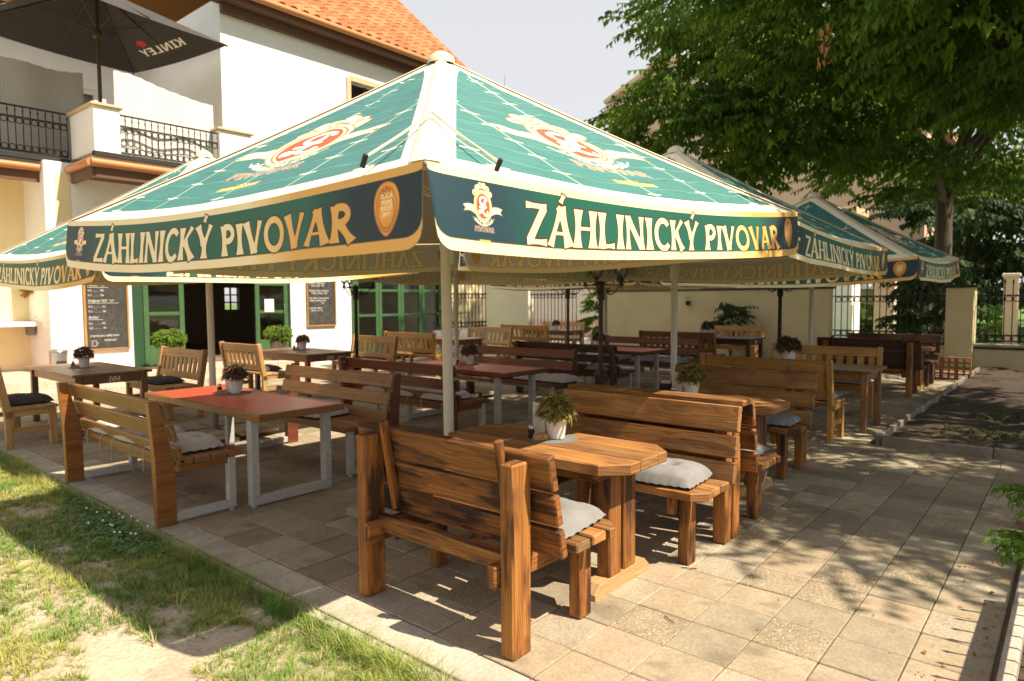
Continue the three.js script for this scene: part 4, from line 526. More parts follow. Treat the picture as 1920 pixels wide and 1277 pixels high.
// ---------- dark parasol on the balcony ----------
{
  const t = thing('balcony_parasol', 'charcoal parasol standing behind the balcony pier', 'parasol', [-14.78, 4.2, -5.11]);
  const K = [[-1.75, 2.2, -1.26], [1.25, 2.2, -1.78], [1.75, 2.2, 1.22], [-1.25, 2.2, 1.74]].map(p => V3(p[0] * 1.083, 2.6, p[2] * 1.083)), A = V3(0, 3.5, 0);
  const [c, x] = canvas(512, 512); x.fillStyle = '#3b3733'; x.fillRect(0, 0, 512, 512); x.save(); x.translate(256, 430); x.fillStyle = '#efe9dd'; x.font = 'bold 66px sans-serif'; x.textAlign = 'center'; x.fillText('KINLEY', 0, 0); x.fillStyle = '#c23a2c'; for (let i = 0; i < 5; i++) { const a = i * 1.2566; x.beginPath(); x.arc(70 + Math.cos(a) * 13, -80 + Math.sin(a) * 13, 10, 0, 7); x.fill(); } x.restore();
  const mt = cloth({ map: canvasTex(c), roughness: 0.85, side: THREE.DoubleSide }), pl = cloth({ color: C(0.045, 0.04, 0.035), roughness: 0.85, side: THREE.DoubleSide });
  for (let q = 0; q < 4; q++) {
    const a = K[q], b = K[(q + 1) % 4], n = 10, P = [], U = [], I = [];
    for (let j = 0; j <= n; j++) for (let i = 0; i <= n; i++) { const p = A.clone().lerp(a.clone().lerp(b, i / n), j / n); p.y -= Math.sin(Math.PI * i / n) * 0.05 * j / n; P.push(p.x, p.y, p.z); U.push(0.5 + (0.5 - i / n) * (j / n), 1 - j / n); if (j < n && i < n) { const k = j * (n + 1) + i; I.push(k, k + n + 1, k + 1, k + 1, k + n + 1, k + n + 2); } }
    const g = new THREE.BufferGeometry(); g.setAttribute('position', new THREE.Float32BufferAttribute(P, 3)); g.setAttribute('uv', new THREE.Float32BufferAttribute(U, 2)); g.setIndex(I); g.computeVertexNormals(); mesh('canopy_panel', g, q === 0 ? mt : pl, t);
    for (const e of [a, a.clone().lerp(b, 0.5)]) { const r = mesh('rib', bar([0, 3.45, 0], [e.x, e.y - 0.03, e.z], 0.014, 6), M.ironBrown, t); const m = V3(0, 3.45, 0).lerp(V3(e.x, e.y - 0.03, e.z), 0.5); mesh('strut', bar([0, 2.65, 0], m.toArray(), 0.01, 5), M.ironBrown, r); }
  }
  mesh('pole', bar([0, 0, 0], [0, 3.45, 0], 0.035, 12), M.ironBrown, t); mesh('hub', lathe([[0.04, -0.1], [0.08, -0.08], [0.08, 0.04], [0.04, 0.06]], 12), M.ironBrown, t, [0, 2.62, 0]); mesh('foot', cbox(0.7, 0.08, 0.7, 0.02), M.grey, t, [0, 0.04, 0]);
}
// privacy screens on the balcony
{
  const scr = (name, label, x, za, zb, ya, yb, mat, rib) => { const n = Math.round(Math.abs(za - zb) / 0.03), P = [], I = []; for (let i = 0; i <= n; i++) { const t = i / n, z = lerp(za, zb, t), y = lerp(ya, yb, t) + 0.006 * Math.sin(i * 0.9) + 0.03 * Math.sin(i * 0.11), dx = rib * (i % 2) + 0.03 * Math.sin(i * 0.19); P.push(x + dx, 4.22, z, x + dx, y, z, x + dx - 0.012, 4.22, z, x + dx - 0.012, y, z); if (i < n) { const a = i * 4, b = a + 4; I.push(a, b, a + 1, a + 1, b, b + 1, a + 2, a + 3, b + 2, b + 2, a + 3, b + 3, a + 1, b + 1, a + 3, a + 3, b + 1, b + 3); } } const g = new THREE.BufferGeometry(); g.setAttribute('position', new THREE.Float32BufferAttribute(P, 3)); g.setIndex(I); g.computeVertexNormals(); solo(name, g, mat, label, 'screen', [0, 0, 0]); };
  scr('reed_screen', 'grey reed privacy screen behind the balcony railing', -15.2, 0.2, -4.95, 5.95, 6.1, std({ color: C(0.42, 0.38, 0.34), roughness: 0.9, side: THREE.DoubleSide }), 0.012);
  scr('fabric_screen', 'white fabric privacy screen behind the short railing', -13.72, -4.98, -6.84, 5.85, 5.6, std({ color: C(0.66, 0.62, 0.58), roughness: 0.9, side: THREE.DoubleSide }), 0.0);
}
// ---------- furniture ----------
// local axes: x along the length, back towards +z, the sitter faces -z
const clipPlank = (L, d, th, cut, front) => { const pts = front < 0 ? [[-L / 2, d / 2], [-L / 2, -d / 2 + cut], [-L / 2 + cut, -d / 2], [L / 2 - cut, -d / 2], [L / 2, -d / 2 + cut], [L / 2, d / 2]] : [[-L / 2, d / 2 - cut], [-L / 2, -d / 2], [L / 2, -d / 2], [L / 2, d / 2 - cut], [L / 2 - cut, d / 2], [-L / 2 + cut, d / 2]]; const g = prism(pts, th - 0.012, 0.006); g.translate(0, 0, -(th - 0.012) / 2); g.rotateX(Math.PI / 2); return clean(g); };
function rusticSide(t, L, s, o, m) {        // one seat and its back; s = -1 seat towards -z
  const k = o.seed || 0, tilt = s * 0.21;
  [[0.84, 0.17], [0.663, 0.145], [0.5, 0.14]].forEach(([y, h], i) => mesh('back_plank', cbox(L - 0.01 * i, h, 0.046, 0.007, 10 + i + k), m.plank, t, [0.006 * (i - 1), y, o.zb + s * (-0.02 + (0.9 - y) * 0.21)], [-tilt, 0, (i - 1) * 0.003]));
  const seat = mesh('seat_plank', clipPlank(L, 0.115, 0.05, 0.075, s), m.seat, t, [0, o.ys, o.zb + s * 0.50], s > 0 ? undefined : undefined);
  for (let i = 0; i < 2; i++) mesh('seat_plank', cbox(L, 0.05, 0.115, 0.008, 20 + i + k), m.seat, t, [0, o.ys + 0.001 * i, o.zb + s * (0.22 + i * 0.138)]);
  for (const x of [-1, 1]) { mesh('leg', cbox(0.075, o.ys - 0.03, 0.1, 0.008, 30 + x + k), m.post, t, [x * (L / 2 - 0.16), (o.ys - 0.03) / 2, o.zb + s * 0.42]); mesh('side_beam', cbox(0.05, 0.11, o.beam ? 0.66 : 0.6, 0.008, 33 + x + k), m.post, t, [x * (o.beamX ?? L / 2 - 0.225), o.ys - 0.085, o.zb + s * (o.beam ?? 0.22)]); }
}
function rusticBench(label, L, mats = {}, o = {}, group) {
  const t = thing('timber_bench', label, 'bench', [0, 0, 0], 0, group), m = { plank: M.rust, post: M.rustPost, seat: M.rustTop, ...mats };
  const oo = { zb: -0.085, ys: 0.45, beam: 0.15, ...o }; rusticSide(t, L, -1, oo, m); const px = oo.px ?? L / 2 - 0.155;
  for (const x of [-1, 1]) { mesh('post', cbox(0.08, 0.885, 0.13, 0.008, 40 + x), m.post, t, [x * px, 0.4425, 0]); mesh('batten', cbox(0.032, 0.5, 0.045, 0.005, 43 + x), m.plank, t, [x * (px - 0.105), 0.72, -0.048], [0.17, 0, 0]); }
  mesh('rear_beam', cbox(2 * px - 0.1, 0.09, 0.055, 0.006, 45), m.post, t, [0, 0.40, -0.03]);
  return t;
}
function doubleBench(label, L) {
  const t = thing('timber_bench', label, 'bench'), m = { plank: M.rust, post: M.rustPost, seat: M.rustTop };
  rusticSide(t, L, 1, { zb: 0.13, ys: 0.45, seed: 100 }, { ...m, plank: M.rustTop }); rusticSide(t, L, -1, { zb: -0.13, ys: 0.45, seed: 200 }, m);
  mesh('top_board', cbox(L, 0.04, 0.16, 0.007, 5), M.rustTop, t, [0, 0.935, 0.01]);
  for (const x of [-1, 1]) for (const z of [-0.07, 0.07]) mesh('post', cbox(0.09, 0.88, 0.1, 0.008, 40 + x), m.post, t, [x * (L / 2 - 0.14), 0.44, z]);
  return t;
}
function rusticTable(label, L, W) {
  const t = thing('timber_table', label, 'table'); const w = W / 3;
  const ends = [clipPlank(L, w - 0.004, 0.06, 0.12, -1), clipPlank(L, w - 0.004, 0.06, 0.12, 1)];
  const metres = g => g; mesh('top_plank', metres(ends[0]), M.rustTop, t, [0, 0.72, -w]); mesh('top_plank', cbox(L + 0.015, 0.06, w - 0.004, 0.008, 3), M.rustTop, t, [0, 0.721, 0]); mesh('top_plank', ends[1], M.rustTop, t, [0, 0.72, w]);
  for (const x of [-1, 1]) { const X = x * (L / 2 - 0.2); for (const z of [-1, 1]) mesh('leg', cbox(0.085, 0.58, 0.125, 0.008, 12 + x + z * 3), M.rustPost, t, [X, 0.36, z * 0.08]); const f = prism([[-0.29, 0], [0.29, 0], [0.29, 0.03], [0.24, 0.075], [-0.24, 0.075], [-0.29, 0.03]], 0.09, 0.003); f.rotateY(Math.PI / 2); mesh('foot', f, M.crossw, t, [X - 0.045, 0.001, 0]); mesh('cross_beam', cbox(0.09, 0.05, 0.5, 0.008, 15), M.rustPost, t, [X, 0.665, 0]); }
  mesh('stretcher', cbox(L - 0.5, 0.1, 0.04, 0.006, 17), M.rustPost, t, [0, 0.3, 0]);
  return t;
}
function varnishedBench(label, L, slat, post, group) {
  const t = thing('slatted_bench', label, 'bench', [0, 0, 0], 0, group);
  const prof = [[-0.075, 0], [0.075, 0], [0.085, 0.5], [0.12, 0.9], [0.045, 0.9], [-0.07, 0.45]]; const pg = prism(prof.map(([z, y]) => [-z * 0.85, y]), 0.055, 0.004); pg.rotateY(Math.PI / 2);
  const sl = Math.atan2(0.115, 0.45);
  for (const x of [-1, 1]) { mesh('post', pg, post, t, [x * (L / 2 - 0.05) - 0.0275, 0.0, 0]); const f = mesh('steel_frame', merge([moved(cbox(0.06, 0.06, 0.46, 0.006), 0, 0.05, -0.29), moved(cbox(0.06, 0.34, 0.06, 0.006), 0, 0.25, -0.49), moved(new THREE.CylinderGeometry(0.018, 0.022, 0.02, 10), 0, 0.01, -0.49), ]), M.steel, t, [x * (L / 2 - 0.05), 0, 0]); }
  for (let i = 0; i < 3; i++) { const y = 0.83 - i * 0.165; mesh('back_slat', cbox(L, 0.125, 0.034, 0.006, 50 + i), slat, t, [0, y, 0.055 - (0.9 - y) * 0.255 - 0.05], [sl, 0, 0]); }
  for (let i = 0; i < 4; i++) mesh('seat_board', cbox(L, 0.045, 0.12, 0.006, 55 + i), slat, t, [0, 0.445, -0.13 - i * 0.128]);
  mesh('seat_rail', cbox(L - 0.1, 0.06, 0.03, 0.004, 60), post, t, [0, 0.392, -0.12]); mesh('seat_rail', cbox(L - 0.16, 0.04, 0.03, 0.004, 60), M.steel, t, [0, 0.40, -0.46]);
  for (const x of [-1, 1]) mesh('seat_bearer', cbox(0.04, 0.05, 0.36, 0.004, 61), post, t, [x * (L / 2 - 0.05), 0.397, -0.28]);
  return t;
}
function redTable(label, L, W, top, rim, group) {
  const t = thing('red_table', label, 'table', [0, 0, 0], 0, group);
  mesh('top_panel', cbox(L - 0.1, 0.03, W - 0.1, 0.002, 1), top, t, [0, 0.736, 0]);
  for (const s of [-1, 1]) { mesh('edge_rail', cbox(L, 0.055, 0.05, 0.006, 4 + s), rim, t, [0, 0.725, s * (W - 0.05) / 2]); mesh('edge_rail', cbox(0.05, 0.055, W - 0.1, 0.006, 6 + s), rim, t, [s * (L - 0.05) / 2, 0.7245, 0]); }
  for (const s of [-1, 1]) { mesh('steel_frame', merge([moved(cbox(0.07, 0.07, 0.73, 0.006), 0, 0.05, 0), moved(cbox(0.07, 0.615, 0.07, 0.006), 0, 0.393, 0.33), moved(cbox(0.07, 0.615, 0.07, 0.006), 0, 0.393, -0.33), moved(new THREE.CylinderGeometry(0.02, 0.024, 0.02, 10), 0, 0.01, 0.33), moved(new THREE.CylinderGeometry(0.02, 0.024, 0.02, 10), 0, 0.01, -0.33)]), M.steel, t, [s * (L / 2 - 0.2), 0, 0]); }
  return t;
}
function pineBench(label, L, mat, group) {
  const t = thing('pine_bench', label, 'bench', [0, 0, 0], 0, group), sl = 0.17;
  for (const x of [-1, 1]) { mesh('back_post', cbox(0.06, 0.6, 0.075, 0.006, 70 + x), mat, t, [x * (L / 2 - 0.03), 0.635, 0.0], [sl, 0, 0]); mesh('leg', cbox(0.06, 0.42, 0.075, 0.006, 73 + x), mat, t, [x * (L / 2 - 0.03), 0.21, -0.045]); mesh('leg', cbox(0.06, 0.42, 0.075, 0.006, 75 + x), mat, t, [x * (L / 2 - 0.03), 0.21, -0.46]); mesh('stretcher', cbox(0.035, 0.06, 0.34, 0.004, 76), mat, t, [x * (L / 2 - 0.03), 0.2, -0.25]); mesh('side_rail', cbox(0.035, 0.07, 0.34, 0.004, 77), mat, t, [x * (L / 2 - 0.03), 0.385, -0.25]); }
  const zz = y => 0.0 + (y - 0.635) * 0.172; mesh('top_rail', cbox(L - 0.12, 0.13, 0.03, 0.005, 80), mat, t, [0, 0.855, zz(0.855)], [sl, 0, 0]); mesh('bottom_rail', cbox(L - 0.12, 0.1, 0.03, 0.005, 81), mat, t, [0, 0.545, zz(0.545)], [sl, 0, 0]);
  const n = Math.round((L - 0.12) / 0.145); for (let i = 0; i < n; i++) mesh('slat', cbox(0.085, 0.2, 0.022, 0.004, 82 + i % 3), mat, t, [(i + 0.5 - n / 2) * (L - 0.12) / n, 0.692, zz(0.692)], [sl, 0, 0]);
  for (let i = 0; i < 4; i++) mesh('seat_board', cbox(L, 0.03, 0.108, 0.005, 85 + i), mat, t, [0, 0.437, -0.115 - i * 0.116]);
  mesh('front_rail', cbox(L - 0.12, 0.07, 0.03, 0.004, 90), mat, t, [0, 0.385, -0.46]);
  return t;
}
function pineTable(label, L, W, num, mat, group) {
  const t = thing('pine_table', label, 'table', [0, 0, 0], 0, group), n = 8;
  for (let i = 0; i < n; i++) mesh('top_board', cbox(L, 0.03, W / n - 0.004, 0.004, 91 + i), mat, t, [0, 0.735, (i + 0.5 - n / 2) * W / n]);
  for (const x of [-1, 1]) for (const z of [-1, 1]) mesh('leg', cbox(0.075, 0.718, 0.075, 0.006, 95 + x + z), mat, t, [x * (L / 2 - 0.09), 0.359, z * (W / 2 - 0.08)]);
  for (const s of [-1, 1]) { mesh('apron', cbox(L - 0.26, 0.1, 0.03, 0.004, 97), mat, t, [0, 0.665, s * (W / 2 - 0.08)]); mesh('apron', cbox(0.03, 0.1, W - 0.24, 0.004, 98), mat, t, [s * (L / 2 - 0.09), 0.665, 0]); }
  if (num) { const [c, x] = canvas(128, 64); x.clearRect(0, 0, 128, 64); x.fillStyle = '#fff'; x.font = 'italic bold 54px serif'; x.textAlign = 'center'; x.fillText(num, 64, 52); const tx = canvasTex(c), a = new THREE.CanvasTexture(c); const g = new THREE.PlaneGeometry(0.2, 0.1); g.rotateY(Math.PI / 2); const mm = std({ color: C(0.85, 0.8, 0.7), alphaMap: a, transparent: true, roughness: 0.8 }); mesh('painted_number', g, mm, t, [L / 2 - 0.09 + 0.0185, 0.668, -0.02]); }
  return t;
}
const put = (o, x, z, turn = 0) => { o.position.set(x, 0, z); o.rotation.y = turn; return o; };
const F = 0, B = Math.PI;      // F: sitter faces away from the camera (-z); B: faces +z
// timber set in front
put(rusticBench('rough charred timber bench with open back facing the timber table, at the patio edge', 1.36, {}, { px: 0.515, beamX: 0.447 }), -2.425, -2.285);
put(rusticTable('rough timber table with clipped corners beside the charred bench', 1.34, 0.64), -2.44, -3.25);
put(doubleBench('long back to back timber bench between the two timber tables', 1.38), -2.32, -4.32);
put(rusticTable('rough timber table behind the back to back bench', 1.34, 0.64), -2.5, -5.55);
put(rusticBench('rough timber bench with wide back planks facing the second timber table', 1.42, { plank: M.rustTop, seat: M.rust }, { seed: 300 }), -2.55, -6.62, B);
put(pineBench('golden pine bench standing back to back with the rear timber bench', 1.52, M.pineGold), -2.82, -7.93, F);
put(pineTable('weathered pine table beside the soil bed edging', 1.4, 0.85, null, M.tablew), -2.55, -9.15);
put(pineBench('golden pine bench facing the weathered pine table by the soil bed', 1.5, M.pineGold), -2.82, -10.35, B);
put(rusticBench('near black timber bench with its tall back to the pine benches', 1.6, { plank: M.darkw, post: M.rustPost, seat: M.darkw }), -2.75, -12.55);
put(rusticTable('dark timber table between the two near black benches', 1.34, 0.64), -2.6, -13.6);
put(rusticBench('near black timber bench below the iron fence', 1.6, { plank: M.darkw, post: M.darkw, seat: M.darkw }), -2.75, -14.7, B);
// slatted benches and red tables
put(varnishedBench('orange brown slatted bench on grey steel feet at the lawn edge', 1.98, M.varn, M.varnPost), -5.92, -2.04);
put(redTable('bright red topped table on grey steel frames beside the lawn bench', 2.06, 0.78, M.redTop, M.varn), -5.72, -3.0);
put(varnishedBench('brown slatted bench facing the bright red table', 1.86, M.varn, M.redw), -5.95, -4.2, B);
put(varnishedBench('dark red slatted bench back to back with the brown slatted bench', 2.0, M.redw, M.redw), -6.2, -5.2);
put(redTable('dull red topped table behind the dark red bench', 2.0, 0.82, M.redTop, M.redw), -6.1, -6.35);
put(varnishedBench('reddish brown slatted bench facing the dull red table', 2.1, M.redw, M.darkw), -6.5, -7.85, B);
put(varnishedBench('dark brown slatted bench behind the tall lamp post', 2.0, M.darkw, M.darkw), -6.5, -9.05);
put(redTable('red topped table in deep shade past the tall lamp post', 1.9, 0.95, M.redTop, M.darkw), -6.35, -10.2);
put(varnishedBench('plain brown slatted bench facing the red table in deep shade', 2.0, M.redw, M.darkw), -6.2, -11.35, B);
put(pineBench('brown pine bench with its back to the shaded red table', 1.75, M.varn), -6.6, -13.3);
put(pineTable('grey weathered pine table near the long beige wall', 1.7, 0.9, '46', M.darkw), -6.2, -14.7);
put(pineBench('golden pine bench against the long beige wall below the leafy bush', 1.5, M.pineGold), -6.8, -16.9, B);
// pine sets along the building
put(pineBench('pine bench in front of table 104, beside the lawn', 1.5, M.pine), -9.65, -2.0, F);
put(pineTable('pine table numbered 104 by the price board', 1.85, 0.9, '104', M.tablew), -9.95, -3.15);
put(pineBench('pine bench behind table 104 under the sunlit parasol pole', 1.42, M.pine), -10.1, -4.42, B);
put(pineBench('pine bench with its back turned, in front of table 103', 1.25, M.pine), -10.55, -5.62, F);
put(pineTable('pine table numbered 103 in front of the right hand door leaf', 1.75, 0.95, '103', M.tablew), -10.35, -6.6);
put(pineBench('pine bench behind table 103 beside the thin lamp post', 1.35, M.pine), -10.6, -8.35, B);
put(pineBench('golden pine bench with its back turned, before the glazed green doors', 1.6, M.pineGold), -11.1, -9.75, F);
put(pineTable('pine table before the glazed green doors', 1.7, 0.9, null, M.tablew), -11.2, -10.9);
put(pineBench('pine bench facing the table before the glazed green doors', 1.5, M.pine), -11.6, -12.85, B);
put(pineBench('golden pine bench with its back turned, near the iron gate', 1.65, M.pineGold), -11.75, -14.5, F);
put(pineTable('pine table near the iron gate', 1.7, 0.9, '101', M.tablew), -11.7, -15.7);
put(pineBench('pale pine bench beside the ivy and the iron gate', 1.6, M.pine), -12.4, -17.2, B);

// ---------- cushions ----------
function cushionGeo(w, d, h, tufts, seed) {
  const n = 22, P = [], U = [], I = [], rg = RNG(seed), ph = rg() * 6;
  for (const s of [1, -1]) { const base = P.length / 3; for (let j = 0; j <= n; j++) for (let i = 0; i <= n; i++) {
    const u = i / n * 2 - 1, v = j / n * 2 - 1, ed = Math.pow(clamp(1 - Math.pow(Math.abs(u), 4)), 0.5) * Math.pow(clamp(1 - Math.pow(Math.abs(v), 4)), 0.5); let y = ed * h / 2;
    for (const [tx, tz] of tufts) { const q = Math.hypot((u - tx) * w / 2, (v - tz) * d / 2); y *= 1 - 0.72 * Math.exp(-(q * q) / 0.0017); const a = Math.atan2(v - tz, u - tx); y += s > 0 ? 0.0035 * Math.sin(a * 7 + ph) * Math.exp(-q / 0.07) * ed : 0; }
    y += (s > 0 ? 0.003 : 0.001) * ed * Math.sin(u * 9 + ph) * Math.sin(v * 8 + ph * 2) + 0.004 * (1 - ed) * Math.sin(u * 24 + v * 19 + ph) * s; const sh = 1 - 0.05 * Math.pow(Math.min(Math.abs(u), Math.abs(v)), 2) + 0.012 * Math.sin(u * 5 + v * 4 + ph) ; P.push(u * w / 2 * sh, s > 0 ? y * 1.35 : -y * 0.24, v * d / 2 * sh); U.push(u * w / 2, v * d / 2); }
  for (let j = 0; j < n; j++) for (let i = 0; i < n; i++) { const a = base + j * (n + 1) + i, b = a + 1, c = a + n + 1, e = c + 1; s > 0 ? I.push(a, c, b, b, c, e) : I.push(a, b, c, b, e, c); } }
  const g = new THREE.BufferGeometry(); g.setAttribute('position', new THREE.Float32BufferAttribute(P, 3)); g.setAttribute('uv', new THREE.Float32BufferAttribute(U, 2)); g.setIndex(I); g.computeVertexNormals(); return g;
}
const fabric = (a, b, seed) => { const t = texPair(256, 256, 0.25, 0.25, (u, v) => { const w = 0.5 + 0.25 * Math.sin(u * 6.283 * 64) + 0.25 * Math.sin(v * 6.283 * 64), n = fbm(u, v, 6, 6, 4, seed); return [...mix3(a, b, n), 0.5 * w + 0.3 * n]; }); return new THREE.MeshPhysicalMaterial({ map: t.map, bumpMap: t.bumpMap, bumpScale: 0.0004, roughness: 0.95 }); };
M.cushGrey = fabric([0.19, 0.184, 0.183], [0.24, 0.234, 0.232], 1); M.cushBeige = fabric([0.42, 0.37, 0.33], [0.50, 0.45, 0.40], 2); M.cushDark = fabric([0.045, 0.042, 0.04], [0.07, 0.066, 0.062], 3); M.cushSlate = fabric([0.15, 0.155, 0.165], [0.20, 0.205, 0.215], 4);
const T4 = [[-0.4, -0.4], [0.4, -0.4], [0.4, 0.4], [-0.4, 0.4]], T1 = [[0, 0]];
const CG = [cushionGeo(0.47, 0.45, 0.13, T4, 1), cushionGeo(0.48, 0.45, 0.125, T4, 2), cushionGeo(0.44, 0.44, 0.13, T1, 3), cushionGeo(0.46, 0.44, 0.1, T1, 4), cushionGeo(0.62, 0.42, 0.11, T4, 5)];
const cushH = [0.13, 0.125, 0.13, 0.1, 0.11];
function cushion(label, mat, v, x, y, z, turn = 0, tilt = 0, ties = 0, group) {
  y = (v === 2 || v === 3 ? 0.475 : y < 0.503 ? 0.452 : 0.4675) + cushH[v] * 0.12 + 0.004;
  const t = thing('seat_cushion', label, 'cushion', [x, y, z], turn, group); const c = mesh('cover', CG[v], mat, t, [0, 0, 0], [tilt, 0, 0]);
  for (let i = 0; i < ties; i++) { const s = i ? 1 : -1; mesh('tie', tube([[s * 0.17, 0, 0.2], [s * 0.175, -0.01, 0.235], [s * 0.16, -0.1, 0.245], [s * 0.185, -0.19, 0.24]], 0.004, 14, 5), mat, t); }
  return t;
}
const cyc = 0.5225;
cushion('flat grey cushion at the right end of the charred timber bench', M.cushGrey, 3, -2.05, 0.505, -2.72, 0.08, 0.02);
cushion('dark cushion pushed under the back of the charred timber bench', M.cushDark, 3, -2.62, 0.505, -2.7, 0);
cushion('puffy silver grey cushion on the near seat of the back to back bench', M.cushGrey, 2, -1.95, 0.53, -3.85, 0.1); cushion('silver grey cushion half hidden behind the timber table', M.cushGrey, 2, -2.6, 0.525, -3.85, -0.06);
const tieS = cushion('slate grey cushion with hanging tie on the far seat of the back to back bench', M.cushSlate, 3, -1.95, 0.505, -4.8, 0.1); mesh('tie', tube([[0.2, 0, -0.05], [0.25, -0.02, 0], [0.275, -0.1, 0.05], [0.265, -0.17, 0.07]], 0.008, 14, 6), M.cushSlate, tieS);
cushion('slate cushion on the seat of the rear timber bench', M.cushSlate, 3, -2.15, 0.505, -6.25, 0.05);
for (const [x, i] of [[-6.5, 0], [-5.92, 1], [-5.3, 0]]) cushion('oatmeal tufted cushion with ties on the lawn edge bench', M.cushBeige, i, x, 0.525, -2.33, 0.04 * (i - 0.5), 0, 2, 'oatmeal cushions on the lawn edge bench');
for (const [x, i] of [[-6.25, 1], [-5.8, 0]]) cushion('oatmeal tufted cushion on the brown bench facing the red table', M.cushBeige, i, x, 0.525, -3.9, 0.05, 0, 0, 'oatmeal cushions on the brown slatted bench');
for (const [x, i] of [[-6.7, 0], [-6.2, 1], [-5.6, 0]]) cushion('pale tied cushion on the dark red slatted bench', M.cushBeige, i, x, 0.525, -5.46, 0.03, 0, 2, 'pale cushions on the dark red bench');
for (const x of [-7.1, -6.55, -6.0, -5.65 + 0.1]) cushion('pale cushion on the reddish brown bench behind the dull red table', M.cushBeige, 1, x, 0.525, -7.6, 0, 0, 0, 'pale cushions on the reddish brown bench');
for (const x of [-7.1, -6.5, -5.9]) cushion('pale cushion on the dark brown bench behind the tall lamp post', M.cushGrey, 0, x, 0.525, -9.3, 0, 0, 0, 'pale cushions on the dark brown bench');
for (const x of [-6.7, -6.1, -5.55]) cushion('pale cushion on the brown bench facing the shaded red table', M.cushGrey, 1, x, 0.525, -11.1, 0, 0, 0, 'pale cushions on the plain brown bench');
for (const x of [-7.2, -6.5]) cushion('pale cushion on the pine bench against the beige wall', M.cushGrey, 1, x, 0.49, -16.6, 0, 0, 0, 'pale cushions on the wall side bench');
cushion('pale cushion on the golden bench behind the rear timber bench', M.cushGrey, 1, -2.35, 0.49, -8.22, 0); cushion('pale cushion under the weathered pine table', M.cushGrey, 1, -2.4, 0.49, -10.05, 0);
cushion('charcoal cushion on the pine bench in front of table 104', M.cushDark, 1, -9.3, 0.5, -2.3, 0.1, 0, 2); cushion('fat charcoal cushion on the pine bench behind table 104', M.cushDark, 4, -10.05, 0.5, -4.12, 0.1);
cushion('charcoal cushion on the bench with its back turned before table 103', M.cushDark, 4, -10.5, 0.5, -5.95, 0); cushion('charcoal cushion on the pine bench behind table 103', M.cushDark, 4, -10.4, 0.5, -8.05, 0.05); cushion('charcoal cushion on the golden bench before the glazed doors', M.cushDark, 4, -10.9, 0.5, -10.05, 0); cushion('grey cushion on the golden bench near the iron gate', M.cushGrey, 4, -11.5, 0.5, -14.8, 0);

// ---------- things on the tables ----------
function leafGeo(L, W, curl, droop, seed) { const n = 3, P = [], f = i => { const t = i / n, w = W / 2 * Math.sin(Math.PI * Math.pow(t * 0.96 + 0.04, 0.75)) * (1 - 0.1 * t); return [L * t * (1 - 0.15 * droop * t), -droop * L * t * t, w]; }; for (let i = 0; i < n; i++) { const [x0, y0, w0] = f(i), [x1, y1, w1] = f(i + 1); for (const s of [-1, 1]) { const a = [x0, y0, 0], b = [x1, y1, 0], c = [x0, y0 + curl * w0, s * w0], d = [x1, y1 + curl * w1, s * w1]; if (s > 0) P.push(...a, ...c, ...b, ...b, ...c, ...d); else P.push(...a, ...b, ...c, ...b, ...d, ...c); } } const g = new THREE.BufferGeometry(); g.setAttribute('position', new THREE.Float32BufferAttribute(P, 3)); g.computeVertexNormals(); return g; }
const leafMat = (r, g, b, tr = 0.35) => new THREE.MeshPhysicalMaterial({ color: C(r, g, b), roughness: 0.6, transmission: tr, thickness: 0 });
M.coleusA = leafMat(0.36, 0.31, 0.06); M.coleusB = leafMat(0.20, 0.23, 0.035); M.coleusR = leafMat(0.34, 0.025, 0.03); M.coleusD = leafMat(0.15, 0.06, 0.035); M.coleusG = leafMat(0.10, 0.11, 0.03);
function coleusParts(seed, n) {
  const rg = RNG(seed), L = [[], [], []];
  for (let i = 0; i < n; i++) {
    const a = rg() * 6.283, u = rg(), el = Math.asin(Math.pow(u, 0.8)), R = 0.55 + 0.45 * Math.sqrt(rg()), r = Math.cos(el) * R, h = 0.015 + Math.sin(el) * R * 0.125 + 0.02 * rg();
    const g = leafGeo(0.03 + rg() * 0.026, 0.014 + rg() * 0.01, 0.4 + rg() * 0.5, 0.3 + rg() * 0.9);
    const q = new THREE.Quaternion().setFromEuler(new THREE.Euler((rg() - 0.5) * 1.6, -a + (rg() - 0.5) * 1.8, el * 0.8 - 0.1 + (rg() - 0.5) * 0.7, 'YXZ'));
    g.applyMatrix4(new THREE.Matrix4().compose(V3(Math.cos(a) * r * 0.1, h, Math.sin(a) * r * 0.1), q, V3(1, 1, 1))); L[rg() < 0.1 ? 2 : rg() < 0.55 ? 0 : 1].push(g);
  }
  return L.map(l => mergeGeometries(l));
}
const potGeo = lathe([[0, 0.002], [0.046, 0], [0.05, 0.004], [0.068, 0.115], [0.069, 0.13], [0.064, 0.13], [0.062, 0.112], [0, 0.112]], 28), soilDisc = new THREE.CylinderGeometry(0.0615, 0.0605, 0.006, 20);
const colV = [coleusParts(3, 560), coleusParts(7, 520)];
const stems = merge([0, 1, 2, 3, 4].map(i => bar([0.015 * Math.cos(i * 1.3), 0.11, 0.015 * Math.sin(i * 1.3)], [0.05 * Math.cos(i * 1.3), 0.22, 0.05 * Math.sin(i * 1.3)], 0.004, 5)));
function coleus(label, x, y, z, v, pal, s = 1, turn = 0) { const t = thing('potted_coleus', label, 'plant', [x, y, z], turn); t.scale.setScalar(s); const p = mesh('pot', potGeo, M.pot, t); mesh('soil', soilDisc, M.soil, p, [0, 0.117, 0]); mesh('stems', stems, M.coleusG, t); ['leaves', 'leaves', 'red_leaves'].forEach((n, i) => { const m = mesh(n, colV[v][i], pal[i], t, [0, 0.11, 0]); m.userData.kind = 'stuff'; }); return t; }
const warm = [M.coleusA, M.coleusB, M.coleusR], dusk = [M.coleusD, M.coleusG, M.coleusR];
